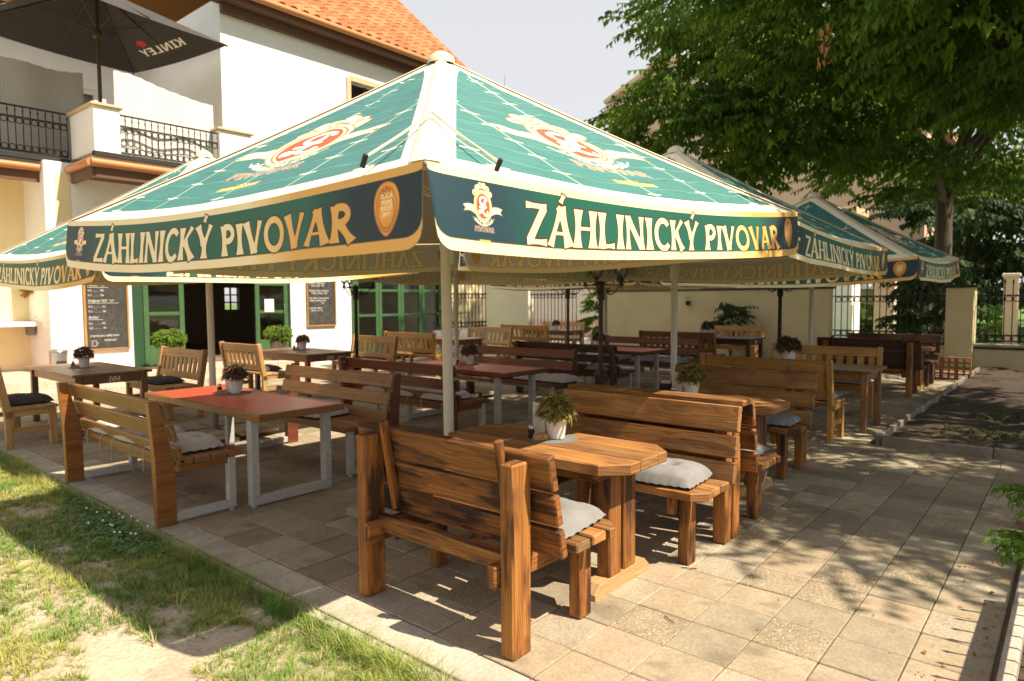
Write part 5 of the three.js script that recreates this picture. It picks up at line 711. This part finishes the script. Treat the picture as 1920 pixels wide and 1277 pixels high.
const matGeo = new THREE.CylinderGeometry(0.165, 0.165, 0.004, 40), cardGeo = cbox(0.1, 0.21, 0.003, 0.0006);
const cardTex = (() => { const [c, x] = canvas(128, 256); x.fillStyle = '#d9d3c8'; x.fillRect(0, 0, 128, 256); x.fillStyle = 'rgba(90,80,70,0.65)'; const rg = RNG(2); for (let i = 0; i < 26; i++) x.fillRect(14, 18 + i * 8.5, 60 + rg() * 40, 2.4); return std({ map: canvasTex(c), roughness: 0.7 }); })();
const logoMat = (() => { const [c, x] = canvas(128, 64); x.fillStyle = '#c98a4c'; x.fillRect(0, 0, 128, 64); x.fillStyle = '#b3271b'; x.beginPath(); x.ellipse(64, 32, 40, 18, -0.2, 0, 7); x.fill(); x.fillStyle = '#f0dcc0'; x.fillRect(44, 29, 40, 4); return std({ map: canvasTex(c), roughness: 0.7 }); })();
function tableSet(where, x, y, z, opt = {}) {
  const r = V3(cR0.x, 0, cR0.z), f = V3(cF0.x, 0, cF0.z), at = (a, b) => [x + r.x * a + f.x * b, y + 0.004, z + r.z * a + f.z * b];
  solo('placemat', matGeo, M.slate, 'round grey slate mat ' + where, 'placemat', [x, y + 0.002, z]);
  coleus('coleus in a white pot ' + where, ...at(0.03, -0.01), opt.v || 0, opt.pal || dusk, opt.s || 1, opt.turn || 0);
  const mc = thing('menu_card', 'white menu card standing ' + where, 'menu', at(-0.075, 0.06), YAW - 0.75); mesh('card', cardGeo, M.card, mc, [0, 0.105, 0]); const pg = new THREE.PlaneGeometry(0.094, 0.2); mesh('print', pg, cardTex, mc, [0, 0.105, 0.0022]); 
  if (opt.cruet !== false) { const b = thing('pepper_shaker', 'small dark glass shaker with steel lid ' + where, 'shaker', at(-0.125, 0.0)); mesh('jar', lathe([[0, 0], [0.02, 0], [0.021, 0.045], [0.016, 0.055], [0.016, 0.06], [0, 0.06]], 14), M.black, b); mesh('lid', lathe([[0.017, 0.058], [0.017, 0.075], [0.012, 0.083], [0, 0.085]], 14), plain(0.45, 0.43, 0.4, 0.3, 0.9), b);
    const w = thing('card_holder', 'little wooden block with a red logo ' + where, 'block', at(-0.07, -0.055), YAW + 0.35); const g = prism([[-0.045, 0], [0.045, 0], [0.04, 0.03], [-0.04, 0.03]], 0.03, 0.002); g.translate(0, 0, -0.015); mesh('block', g, M.pine, w, [0, 0.002, 0]); const lg = new THREE.PlaneGeometry(0.055, 0.022); mesh('logo', lg, logoMat, w, [0, 0.017, 0.0185]); }
}
const s1 = atY(1034, 822, 0.75); tableSet('on the front timber table', s1.x, 0.75, s1.z, { v: 0, pal: warm });
const s2 = atY(437, 737, 0.752); tableSet('on the bright red table', s2.x, 0.752, s2.z, { v: 1 });
const s3 = atY(155, 689, 0.75); tableSet('on the pine table by the price board', s3.x, 0.75, s3.z, { v: 0, turn: 2 });
const s4 = atY(565, 656, 0.75); tableSet('on the pine table by the right door leaf', s4.x, 0.75, s4.z, { v: 1, turn: 1 });
const s5 = atY(876, 683, 0.752); tableSet('on the dull red table', s5.x, 0.752, s5.z, { v: 1, turn: 3 });
tableSet('on the rear timber table', -2.62, 0.75, -5.5, { v: 0, pal: [M.coleusB, M.coleusA, M.coleusR], turn: 2.5, s: 1.05 });
tableSet('on the weathered pine table', -2.95, 0.75, -9.1, { v: 1, turn: 4, s: 1.35, cruet: false });
tableSet('on the red table in deep shade', -6.6, 0.752, -10.2, { v: 0, turn: 4, cruet: false }); tableSet('on the pine table near the iron gate', -11.6, 0.75, -15.7, { v: 0, turn: 5, cruet: false }); tableSet('on the grey pine table near the wall', -6.6, 0.75, -14.8, { v: 1, turn: 5, s: 1.3, cruet: false });
{ const c = thing('condiment_caddy', 'small wooden caddy with white packets on the rear timber table', 'caddy', [-2.85, 0.75, -5.55], 0.3); mesh('box', cbox(0.1, 0.1, 0.08, 0.004), M.black, c, [0, 0.05, 0]); mesh('handle', tube([[-0.05, 0.1, 0], [-0.05, 0.16, 0], [0.05, 0.16, 0], [0.05, 0.1, 0]], 0.007, 18, 6), M.pine, c); for (let i = 0; i < 4; i++) mesh('packet', cbox(0.018, 0.07, 0.05, 0.003), M.card, c, [-0.033 + i * 0.022, 0.09, 0], [0, 0, 0.1 * (i - 1.5)]); }

// ---------- lamp posts ----------
function lampPost(label, x, z, H, heads, turn, R = 0.04, mat = M.ironBrown) {
  const t = thing('lamp_post', label, 'lamp post', [x, 0, z], turn);
  mesh('base', lathe([[0, 0], [0.11, 0], [0.11, 0.04], [0.085, 0.06], [0.08, 0.5], [0.095, 0.53], [0.095, 0.57], [R * 1.3, 0.62], [R, 0.64]], 14), mat, t); mesh('post', bar([0, 0.6, 0], [0, H, 0], R, 14, R * 0.95), mat, t); mesh('sleeve', lathe([[R, -0.22], [R * 1.5, -0.2], [R * 1.5, 0.02], [R * 1.25, 0.05], [0, 0.06]], 14), mat, t, [0, H, 0]);
  const arms = heads === 3 ? [0, 2.094, 4.189] : [0, Math.PI];
  arms.forEach(a => {
    const ca = Math.cos(a), sa = Math.sin(a), r = 0.3, Pp = (d, y) => [ca * d, H + y, sa * d]; const arm = mesh('arm', bar(Pp(0, 0.0), Pp(r + 0.04, 0.0), 0.011, 6), mat, t);
    mesh('scroll', tube([Pp(0.06, -0.06), Pp(0.09, -0.11), Pp(0.13, -0.09), Pp(0.12, -0.05), Pp(0.09, -0.06), Pp(0.12, -0.13), Pp(0.2, -0.1), Pp(0.25, -0.03), Pp(0.3, -0.02), Pp(0.31, -0.05)], 0.008, 40, 5), mat, arm);
    const h = mesh('lantern', moved(lathe([[0, 0], [0.022, 0], [0.02, 0.03], [0.012, 0.05], [0.03, 0.075], [0.036, 0.085], [0, 0.085]], 12), 0, 0, 0), mat, t, Pp(r, 0)); h.scale.setScalar(1.15); mesh('glass_bowl', lathe([[0.035, 0.085], [0.065, 0.13], [0.085, 0.19], [0.094, 0.235], [0.09, 0.235], [0.08, 0.19], [0.06, 0.132], [0.032, 0.09]], 16), M.glass, h); mesh('cap', lathe([[0.105, 0.228], [0.11, 0.238], [0.09, 0.262], [0.05, 0.285], [0.02, 0.295], [0.018, 0.31], [0, 0.32]], 16), mat, h); for (let k = 0; k < 6; k++) { const b = k * 1.047; mesh('lantern_rib', tube([[Math.cos(b) * 0.034, 0.085, Math.sin(b) * 0.034], [Math.cos(b) * 0.07, 0.13, Math.sin(b) * 0.07], [Math.cos(b) * 0.09, 0.19, Math.sin(b) * 0.09], [Math.cos(b) * 0.099, 0.235, Math.sin(b) * 0.099]], 0.005, 8, 4), mat, h); }
    mesh('bulb', new THREE.SphereGeometry(0.03, 12, 8), M.card, h, [0, 0.15, 0]);
  });
}
lampPost('tall three headed lamp post between the parasols, nearest the timber tables', -5.13, -8.02, 1.81, 3, 0.9, 0.034);
lampPost('slender lamp post farther back near the iron gate', -8.12, -11.44, 1.84, 2, 0.6, 0.03);
lampPost('two headed lamp post in front of the long beige wall', -4.03, -12.07, 1.86, 2, 0.7, 0.034, M.iron);
lampPost('thin lamp post in front of the blank half chalkboard', -9.94, -7.46, 1.84, 3, 0.75, 0.032, M.iron);
// ---------- foliage ----------
function sprayGeo(seed, n, L, W, len) {          // a drooping twig with alternate leaves
  const rg = RNG(seed), out = [];
  for (let i = 0; i < n; i++) { const t = (i + 0.5) / n, s = i % 2 ? 1 : -1, g = leafGeo(L * (0.75 + rg() * 0.5), W * (0.8 + rg() * 0.4), 0.25 + rg() * 0.3, 0.25 + rg() * 0.5); const q = new THREE.Quaternion().setFromEuler(new THREE.Euler((rg() - 0.5) * 0.9, s * (0.6 + rg() * 0.5), -0.35 - rg() * 0.5, 'YXZ')); g.applyMatrix4(new THREE.Matrix4().compose(V3(len * t, -0.25 * len * t * t, s * 0.012), q, V3(1, 1, 1))); out.push(g); }
  const tw = clean(tube([[0, 0, 0], [len * 0.5, -0.06 * len, 0], [len, -0.25 * len, 0]], 0.004, 6, 3)); tw.deleteAttribute('uv'); out.push(tw); return mergeGeometries(out);
}
const SP = [sprayGeo(1, 10, 0.115, 0.068, 0.5), sprayGeo(2, 12, 0.105, 0.062, 0.55), sprayGeo(3, 8, 0.12, 0.072, 0.38)];
const SPfar = [sprayGeo(4, 7, 0.3, 0.19, 0.8), sprayGeo(5, 6, 0.34, 0.2, 0.7)];
const SPtiny = [sprayGeo(6, 8, 0.03, 0.018, 0.09), sprayGeo(7, 9, 0.034, 0.02, 0.1)], SPbush = [sprayGeo(8, 8, 0.09, 0.05, 0.3), sprayGeo(9, 9, 0.08, 0.045, 0.28)];
M.leaf = leafMat(1, 1, 1, 0.45); M.leaf.roughness = 0.75; M.leaf.specularIntensity = 0.4;
const greens = { linden: [[0.055, 0.115, 0.009], [0.095, 0.18, 0.012], [0.20, 0.31, 0.02]], dark: [[0.025, 0.055, 0.014], [0.045, 0.085, 0.02], [0.06, 0.11, 0.02]], bright: [[0.10, 0.21, 0.02], [0.17, 0.31, 0.03], [0.24, 0.36, 0.04]], box: [[0.12, 0.23, 0.02], [0.20, 0.33, 0.035], [0.28, 0.40, 0.05]] };
// lobes: [cx,cy,cz, rx,ry,rz, sprays]; clumps make the outline uneven, with gaps between
function crown(parent, name, lobes, geos, pal, seed, { clump = 0.75, per = 34, scale = 1, fill = 0.55 } = {}) {
  const rg = RNG(seed), lists = geos.map(() => []), nd = () => (rg() + rg() + rg() - 1.5) / 1.5, tips = [];
  for (const [cx, cy, cz, rx, ry, rz, n] of lobes) {
    const k = Math.max(1, Math.round(n / per));
    for (let c = 0; c < k; c++) {
      const a = rg() * 6.283, u = rg() * 2 - 1, s = Math.sqrt(1 - u * u), r = fill + (1 - fill) * Math.sqrt(rg()), d = V3(Math.cos(a) * s, u, Math.sin(a) * s), p = V3(cx + d.x * rx * r, cy + d.y * ry * r, cz + d.z * rz * r); tips.push(p); const tint = rg();
      for (let i = 0; i < per; i++) { const o = V3(nd() * clump * 1.3, nd() * clump * 0.55, nd() * clump * 1.3), q = p.clone().add(o), az = Math.atan2(-(o.z + d.z * 0.6), o.x + d.x * 0.6) + (rg() - 0.5) * 1.6; lists[Math.floor(rg() * geos.length)].push([q, az, (rg() - 0.6) * 0.7, (rg() - 0.5) * 0.8, scale * (0.7 + rg() * 0.6), clamp(tint * 0.5 + rg() * 0.6)]); }
    }
  }
  const m4 = new THREE.Matrix4(), col = new THREE.Color();
  geos.forEach((g, k) => { const l = lists[k]; if (!l.length) return; const im = new THREE.InstancedMesh(g, M.leaf, l.length); im.name = name; im.castShadow = im.receiveShadow = true; im.userData.kind = 'stuff'; l.forEach((b, i) => { m4.compose(b[0], new THREE.Quaternion().setFromEuler(new THREE.Euler(b[3], b[1], b[2], 'YZX')), V3(b[4], b[4], b[4])); im.setMatrixAt(i, m4); const t = b[5] * 2, c = t < 1 ? mix3(pal[0], pal[1], t) : mix3(pal[1], pal[2], Math.min(1, t - 1)); col.setRGB(...c); im.setColorAt(i, col); }); parent.add(im); });
  return tips;
}
M.bark = mottled({ a: [0.06, 0.045, 0.03], b: [0.12, 0.09, 0.06], seed: 71, size: 1, bump: 0.02, f: 14 });
function limb(a, b, r0, r1, sag, seed) { const rg = RNG(seed), m = a.clone().lerp(b, 0.5).add(V3((rg() - 0.5) * 0.8, sag, (rg() - 0.5) * 0.8)), cu = new THREE.CatmullRomCurve3([a, a.clone().lerp(m, 0.6).add(V3(0, sag * 0.3, 0)), m, b]); const g = new THREE.TubeGeometry(cu, 12, 1, 7), p = g.attributes.position, pt = V3(0, 0, 0); for (let i = 0; i < p.count; i++) { const t = Math.floor(i / 8) / 12; cu.getPointAt(clamp(t), pt); const r = lerp(r0, r1, t); p.setXYZ(i, pt.x + (p.getX(i) - pt.x) * r, pt.y + (p.getY(i) - pt.y) * r, pt.z + (p.getZ(i) - pt.z) * r); } g.computeVertexNormals(); return g; }
function tree(name, label, x, z, trunkH, r, lobes, geos, pal, seed, opt = {}, group) {
  const t = thing(name, label, 'tree', [x, -0.1, z], 0, group); mesh('trunk', lathe([[r * 1.6, 0], [r * 1.15, 0.25], [r, 0.9], [r * 0.92, trunkH], [r * 0.7, trunkH + 0.9], [0, trunkH + 1.0]], 14), M.bark, t);
  const L = lobes.map(l => [l[0] - x, l[1] + 0.1, l[2] - z, ...l.slice(3)]), tips = crown(t, 'crown', L, geos, pal, seed, opt); const n = opt.limbs ?? 14; for (let i = 0; i < n; i++) { const e = tips[Math.floor(i * tips.length / n)]; mesh('limb', limb(V3(0, trunkH * (0.85 + 0.15 * (i % 3) / 2), 0), e, r * 0.42, 0.025, 0.5, i + seed), M.bark, t); } return t;
}
tree('linden_tree', 'big leafy tree beyond the fence spreading over the far parasols', -3.1, -23, 5.2, 0.23, [[-3.2, 9.6, -16.8, 5.0, 4.8, 6.4, 5400], [-6.3, 8.0, -15.8, 2.0, 2.2, 2.4, 800], [-2.5, 12, -22, 6.5, 5, 5, 2600], [-4.6, 5.5, -14.6, 2.2, 1.2, 2.4, 700], [-6.2, 5.7, -13.9, 1.7, 1.3, 1.6, 520], [-5.2, 4.9, -14.4, 1.6, 0.9, 1.6, 380], [-1.2, 5.6, -17, 3.5, 1.6, 3.4, 1100], [-3.0, 5.9, -22.3, 3.6, 1.8, 2.4, 900], [1.5, 6.2, -21.5, 3.6, 3.2, 3, 1200]], SP, greens.linden, 21, { clump: 0.7, per: 30, limbs: 22, scale: 1.15 });
tree('linden_tree', 'leafy tree overhanging the soil bed from outside the patio', 4.6, -11.5, 3.4, 0.3, [[3.4, 7.4, -10.6, 4.6, 3.1, 4.7, 5600], [-0.2, 6.0, -9.6, 2.4, 1.5, 2.4, 1200], [2.9, 6.3, -6.7, 2.4, 1.5, 1.3, 800], [5.8, 7, -8, 2.6, 2.2, 2.2, 1200], [-0.5, 7.3, -8.3, 2.2, 1.2, 1.7, 1000], [-0.8, 7.2, -12.6, 2.4, 1.5, 2.4, 1000], [-3.0, 6.9, -9.4, 2.4, 0.9, 2.1, 800], [-3.2, 6.4, -12.4, 2.4, 1.1, 2.2, 800], [0.2, 5.4, -12.5, 2.4, 1.4, 2.8, 800]], SP, greens.linden, 22, { clump: 0.6, per: 28, limbs: 16, fill: 0.35 });
{ const p0 = atZ(1546, 55, -9.2); const t = thing('dead_leaf_cluster', 'hanging bunch of dry orange leaves in the tree', 'leaves', p0.toArray()); const rg = RNG(6), l = []; for (let i = 0; i < 26; i++) { const g = leafGeo(0.1, 0.05, 0.6, 0.5); g.applyMatrix4(new THREE.Matrix4().compose(V3((rg() - 0.5) * 0.12, -0.02 - rg() * 0.42, (rg() - 0.5) * 0.12), new THREE.Quaternion().setFromEuler(new THREE.Euler(rg() * 3, rg() * 6, -1.2 + rg() * 0.8)), V3(1, 1, 1))); l.push(g); } const m = mesh('leaves', mergeGeometries(l), leafMat(0.55, 0.25, 0.07), t); m.userData.kind = 'stuff'; mesh('twig', bar([0, 0.3, 0], [0, -0.4, 0], 0.006, 5), M.bark, t); }
// park beyond the road
const park = [['tall dark tree at the back of the park', 2.5, -52, 4, 0.4, [[2.5, 9, -52, 6, 7, 6, 1500]], 'dark'], ['round park tree behind the stone gatepost', -7.5, -50, 3, 0.35, [[-7.5, 7, -50, 5, 5, 5, 1100]], 'dark'], ['light green park tree right of the far gatepost', 6, -44, 3, 0.3, [[5.5, 7, -44, 5, 6, 5, 1200]], 'linden'], ['bright sunlit tree above the clipped hedge', -9.6, -43, 2, 0.2, [[-9.6, 4.6, -43, 1.7, 2.6, 1.7, 420]], 'bright'], ['dark spreading tree behind the gate pillar', -4.2, -36, 1.6, 0.25, [[-4.2, 4.2, -36, 2.6, 3.4, 2.4, 800]], 'dark'], ['low spreading tree across the road on the right', 3.4, -33, 1.5, 0.25, [[3.2, 4.2, -33, 3.2, 3.6, 2.6, 900]], 'bright'], ['broad dark tree filling the park behind the marquee', -1.5, -46, 3, 0.4, [[-1.5, 7, -46, 5, 6.5, 4, 1300]], 'dark'], ['feathery light green tree beyond the far gatepost', 3.5, -40, 3, 0.3, [[2.2, 6.5, -40, 4.5, 5, 3, 1400], [7, 8, -40, 4, 6, 3, 1000]], 'bright'], ['wide background tree at the park edge', 12, -58, 4, 0.4, [[12, 9, -58, 8, 8, 6, 1400]], 'linden']];
park.forEach(([l, x, z, h, r, lo, pal], i) => tree('park_tree', l, x, z, h, r, lo, SPfar, greens[pal], 60 + i, { clump: 1.2, per: 24, limbs: 6 }, 'trees of the park beyond the road'));
function bush(name, label, x, y, z, lobes, geos, pal, seed, opt = {}, group) { const t = thing(name, label, 'shrub', [x, y, z], 0, group); for (let i = 0; i < 4; i++) mesh('stem', bar([0, 0, 0], [lobes[0][3] * 0.5 * Math.cos(i * 1.6), lobes[0][1], lobes[0][5] * 0.5 * Math.sin(i * 1.6)], 0.012, 5, 0.006), M.bark, t); crown(t, 'foliage', lobes, geos, pal, seed, opt); return t; }
bush('clipped_hedge', 'bright green clipped hedge beyond the road', -7.6, 0, -34, [[0, 0.75, 0, 1.5, 0.7, 0.7, 420]], SPbush, greens.bright, 81, { clump: 0.3, per: 20, scale: 1.6 });
bush('garden_shrub', 'lime green shrub beside the gate pillar across the road', -3.3, 0, -32, [[0, 0.7, 0, 1.0, 0.7, 0.7, 260]], SPbush, greens.bright, 82, { clump: 0.3, per: 20, scale: 1.6 });
bush('garden_shrub', 'dark evergreen shrub across the road behind the fence', -5.0, 0, -33, [[0, 1.3, 0, 1.3, 1.4, 1.0, 700]], SPbush, greens.dark, 83, { clump: 0.35, per: 20, scale: 1.7 });
bush('garden_shrub', 'leafy shrub across the road at the right of the far gatepost', 0.6, 0, -33, [[0, 1.4, 0, 1.8, 1.5, 1.2, 800]], SPbush, greens.dark, 84, { clump: 0.35, per: 20, scale: 1.7 });
bush('garden_shrub', 'dense dark shrub hiding the tree foot behind the iron fence', -3.05, 0, -20.6, [[0, 1.35, 0, 0.95, 1.35, 0.7, 700]], SPbush, greens.dark, 91, { clump: 0.3, per: 18, scale: 1.4 });
bush('ivy_bush', 'sunlit yellow green ivy beside the iron gate', -12.15, 0, -19.0, [[0, 1.1, 0, 0.5, 1.1, 0.4, 620]], SPbush, greens.bright, 85, { clump: 0.2, per: 16, scale: 0.9 });
bush('climbing_shrub', 'tall leafy shrub growing against the long beige wall', -7.3, 0, -17.95, [[0, 0.8, 0, 0.45, 0.7, 0.25, 150], [-0.25, 1.4, 0, 0.2, 0.3, 0.12, 30]], SPbush, greens.dark, 86, { clump: 0.16, per: 9, scale: 1.0, fill: 0.2 });
bush('border_plant', 'green leafy plant at the pale patio edging', -0.02, 0, -4.85, [[0, 0.14, 0, 0.22, 0.12, 0.3, 60]], SPbush, greens.bright, 87, { clump: 0.07, per: 8, scale: 0.55 });
bush('border_plant', 'taller green border plant beside the soil bed corner', 0.02, 0, -5.75, [[0, 0.22, 0, 0.25, 0.2, 0.35, 90]], SPbush, greens.bright, 88, { clump: 0.08, per: 8, scale: 0.6 });
bush('border_plant', 'small trailing plant over the edging near the low railing', 0.02, 0, -4.3, [[0, 0.1, 0, 0.14, 0.08, 0.2, 36]], SPbush, greens.bright, 89, { clump: 0.05, per: 6, scale: 0.5 });
bush('wall_foot_plant', 'small green plant at the foot of the gate pillar', -2.75, 0, -17.9, [[0, 0.35, 0, 0.2, 0.35, 0.15, 40]], SPbush, greens.bright, 90, { clump: 0.1, per: 8, scale: 0.8 });
// boxwood balls in tall grey planters
[[318, 686, 'boxwood ball in a grey planter at the left door leaf'], [522, 668, 'boxwood ball in a grey planter at the right door leaf']].forEach(([px, py, l], i) => { const c = atX(px, py - 20, -13.75), t = thing('boxwood_planter', l, 'planter', [-13.75, 0.29, c.z]); const p = mesh('planter', lathe([[0, 0], [0.14, 0], [0.19, 0.42], [0.195, 0.44], [0.175, 0.44], [0.17, 0.4], [0, 0.4]], 4), M.grey, t, [0, 0, 0], [0, 0.785, 0]); mesh('trunk', bar([0, 0.38, 0], [0, 0.55, 0], 0.015), M.bark, t); crown(t, 'foliage', [[0, 0.6, 0, 0.25, 0.2, 0.25, 1500]], SPtiny, greens.box, 95 + i, { clump: 0.03, per: 8, scale: 0.75, fill: 0.6 }); });
// hanging basket and jars in the porch, steel bin
{ const c = atX(72, 545, -15.6), t = thing('hanging_basket', 'orange flowering basket hung on the porch wall', 'flower basket', c.toArray()); mesh('bowl', lathe([[0, -0.2], [0.1, -0.17], [0.15, -0.05], [0.16, 0], [0.15, 0], [0, -0.02]], 14), M.pot, t); crown(t, 'flowers', [[0, 0.08, 0, 0.2, 0.14, 0.2, 120]], SPtiny, [[0.5, 0.2, 0.03], [0.55, 0.3, 0.05], [0.3, 0.3, 0.05]], 97, { clump: 0.05, per: 8, scale: 1.6 });
  for (let i = 0; i < 4; i++) { const q = atX(70 + i * 9, 598, -15.35); const j = thing('glass_jar', 'small jar standing on the porch shelf', 'jar', [-15.35, 1.24, q.z], 0, 'jars on the porch shelf'); mesh('glass', lathe([[0, 0], [0.035, 0], [0.038, 0.08], [0.03, 0.09], [0, 0.09]], 12), M.glass, j); mesh('lid', lathe([[0.032, 0.09], [0.032, 0.105], [0, 0.107]], 12), M.brown, j); }
  const b = atX(111, 690, -14.3), s = thing('steel_bin', 'small steel bin with black label on the porch step', 'bin', [-14.3, 0.292, b.z]); mesh('body', lathe([[0, 0], [0.14, 0], [0.145, 0.01], [0.145, 0.4], [0.13, 0.42], [0, 0.43]], 20), plain(0.55, 0.53, 0.5, 0.3, 0.9), s); mesh('lid', lathe([[0.15, 0.41], [0.15, 0.44], [0.08, 0.47], [0, 0.475]], 20), plain(0.5, 0.48, 0.45, 0.3, 0.9), s); mesh('label_plate', cbox(0.01, 0.1, 0.16, 0.002), M.black, s, [0.143, 0.2, 0.0]); }
// low spiked railing whose shadow falls on the patio edge
{ const f = thing('low_railing', 'low spiked iron railing with a solid band along the leafy border', 'railing', [0.06, 0, -2.0]); mesh('band', cbox(0.012, 0.13, 2.4, 0.002), M.iron, f, [0, 0.5, -1.2]); mesh('rail', cbox(0.014, 0.02, 2.4, 0.002), M.iron, f, [0, 0.12, -1.2]); for (let i = 0; i < 18; i++) { mesh('bar', cbox(0.012, 0.69, 0.012, 0.002), M.iron, f, [0.014, 0.34, -0.07 - i * 0.133]); mesh('spear_tip', spear, M.iron, f, [0.014, 0.67, -0.07 - i * 0.133]).scale.setScalar(0.5); } }
// stacked hollow clay blocks by the fence
{ const g = merge([moved(cbox(0.24, 0.02, 0.2, 0.002), 0, 0.1, 0), moved(cbox(0.24, 0.02, 0.2, 0.002), 0, -0.1, 0), moved(cbox(0.02, 0.18, 0.2, 0.002), -0.11, 0, 0), moved(cbox(0.02, 0.18, 0.2, 0.002), 0.11, 0, 0), moved(cbox(0.02, 0.18, 0.2, 0.002), 0, 0, 0), moved(cbox(0.2, 0.018, 0.19, 0.002), 0, 0, 0)]); const c = atY(1778, 712); for (let i = 0; i < 6; i++) solo('clay_block', g, M.terra, 'hollow orange clay block stacked beside the soil bed', 'block', [c.x - 0.26 + (i % 3) * 0.25, 0.11 + Math.floor(i / 3) * 0.221, c.z - 0.1], [0, 0.03 * (i % 2), 0], 'stacked hollow clay blocks'); }
// weeds in the bed, litter on the slabs
{
  const rg = RNG(44), m4 = new THREE.Matrix4(), col = new THREE.Color(); const w = thing('weeds', 'sparse green weeds growing in the dark soil bed', 'weeds', [0, 0, 0], 0, null, 'stuff');
  const n = 520, im = new THREE.InstancedMesh(SPtiny[0], M.leaf, n); im.name = 'weed_leaves'; im.userData.kind = 'stuff'; for (let i = 0; i < n; i++) { const cx = -1.3 + HT[Math.floor(i / 9) * 7 + 3] * 3.6, cz = -8.6 - HT[Math.floor(i / 9) * 7 + 5] * 3.6; m4.compose(V3(cx + (rg() - 0.5) * 0.3, 0.05 + rg() * 0.03, cz + (rg() - 0.5) * 0.3), new THREE.Quaternion().setFromEuler(new THREE.Euler(0, rg() * 6.28, 0.4 + rg() * 0.9, 'YZX')), V3(1, 1, 1).multiplyScalar(0.5 + rg() * 0.9)); im.setMatrixAt(i, m4); const t = rg(); col.setRGB(lerp(0.05, 0.14, t), lerp(0.10, 0.2, t), 0.025); im.setColorAt(i, col); } w.add(im);
  const l = thing('leaf_litter', 'scattered dry leaves and bits on the paving', 'litter', [0, 0, 0], 0, null, 'stuff'); const lg = leafGeo(0.03, 0.016, 0.4, 0.2), n2 = 520, i2 = new THREE.InstancedMesh(lg, std({ color: C(1, 1, 1), roughness: 0.8 }), n2); i2.name = 'dry_leaves'; i2.userData.kind = 'stuff';
  for (let i = 0; i < n2; i++) { let x, z, s = 0.25 + rg() * 0.6; if (i < 120) { x = -1.78 + (rg() - 0.5) * 0.2; z = -4.7 + (rg() - 0.5) * 0.5; } else if (i < 220) { x = -0.27 - Math.pow(rg(), 2) * 0.25; z = -2.5 - rg() * 5; s = 0.4 + rg() * 0.8; } else { x = -0.4 - rg() * 6; z = -2.3 - rg() * 7; s = 0.15 + rg() * 0.45; } m4.compose(V3(x, 0.006 + rg() * 0.004, z), new THREE.Quaternion().setFromEuler(new THREE.Euler(rg() * 0.3, rg() * 6.28, 0.1)), V3(s, s, s)); i2.setMatrixAt(i, m4); const t = rg(); i < 220 ? col.setRGB(lerp(0.2, 0.4, t), lerp(0.07, 0.16, t), 0.03) : col.setRGB(lerp(0.04, 0.25, t), lerp(0.025, 0.16, t), lerp(0.015, 0.06, t)); i2.setColorAt(i, col); } l.add(i2);
  const tg = [[300, 535], [1345, 1160 - 95], [1255, 1162], [1320, 1065]]; [[1292, 1067, 0.4, 'dry twig lying on the paving beside the back to back bench'], [1255, 1163, -0.6, 'short dark twig lying on the sunlit paving']].forEach(([px, py, a, lb]) => { const p = atY(px, py); solo('twig', tube([[-0.045, 0.006, 0], [0, 0.008, 0.006], [0.045, 0.007, -0.004]], 0.0025, 8, 5), M.bark, lb, 'twig', [p.x, 0, p.z], [0, a, 0]); });
}
renderer.render(scene, camera);
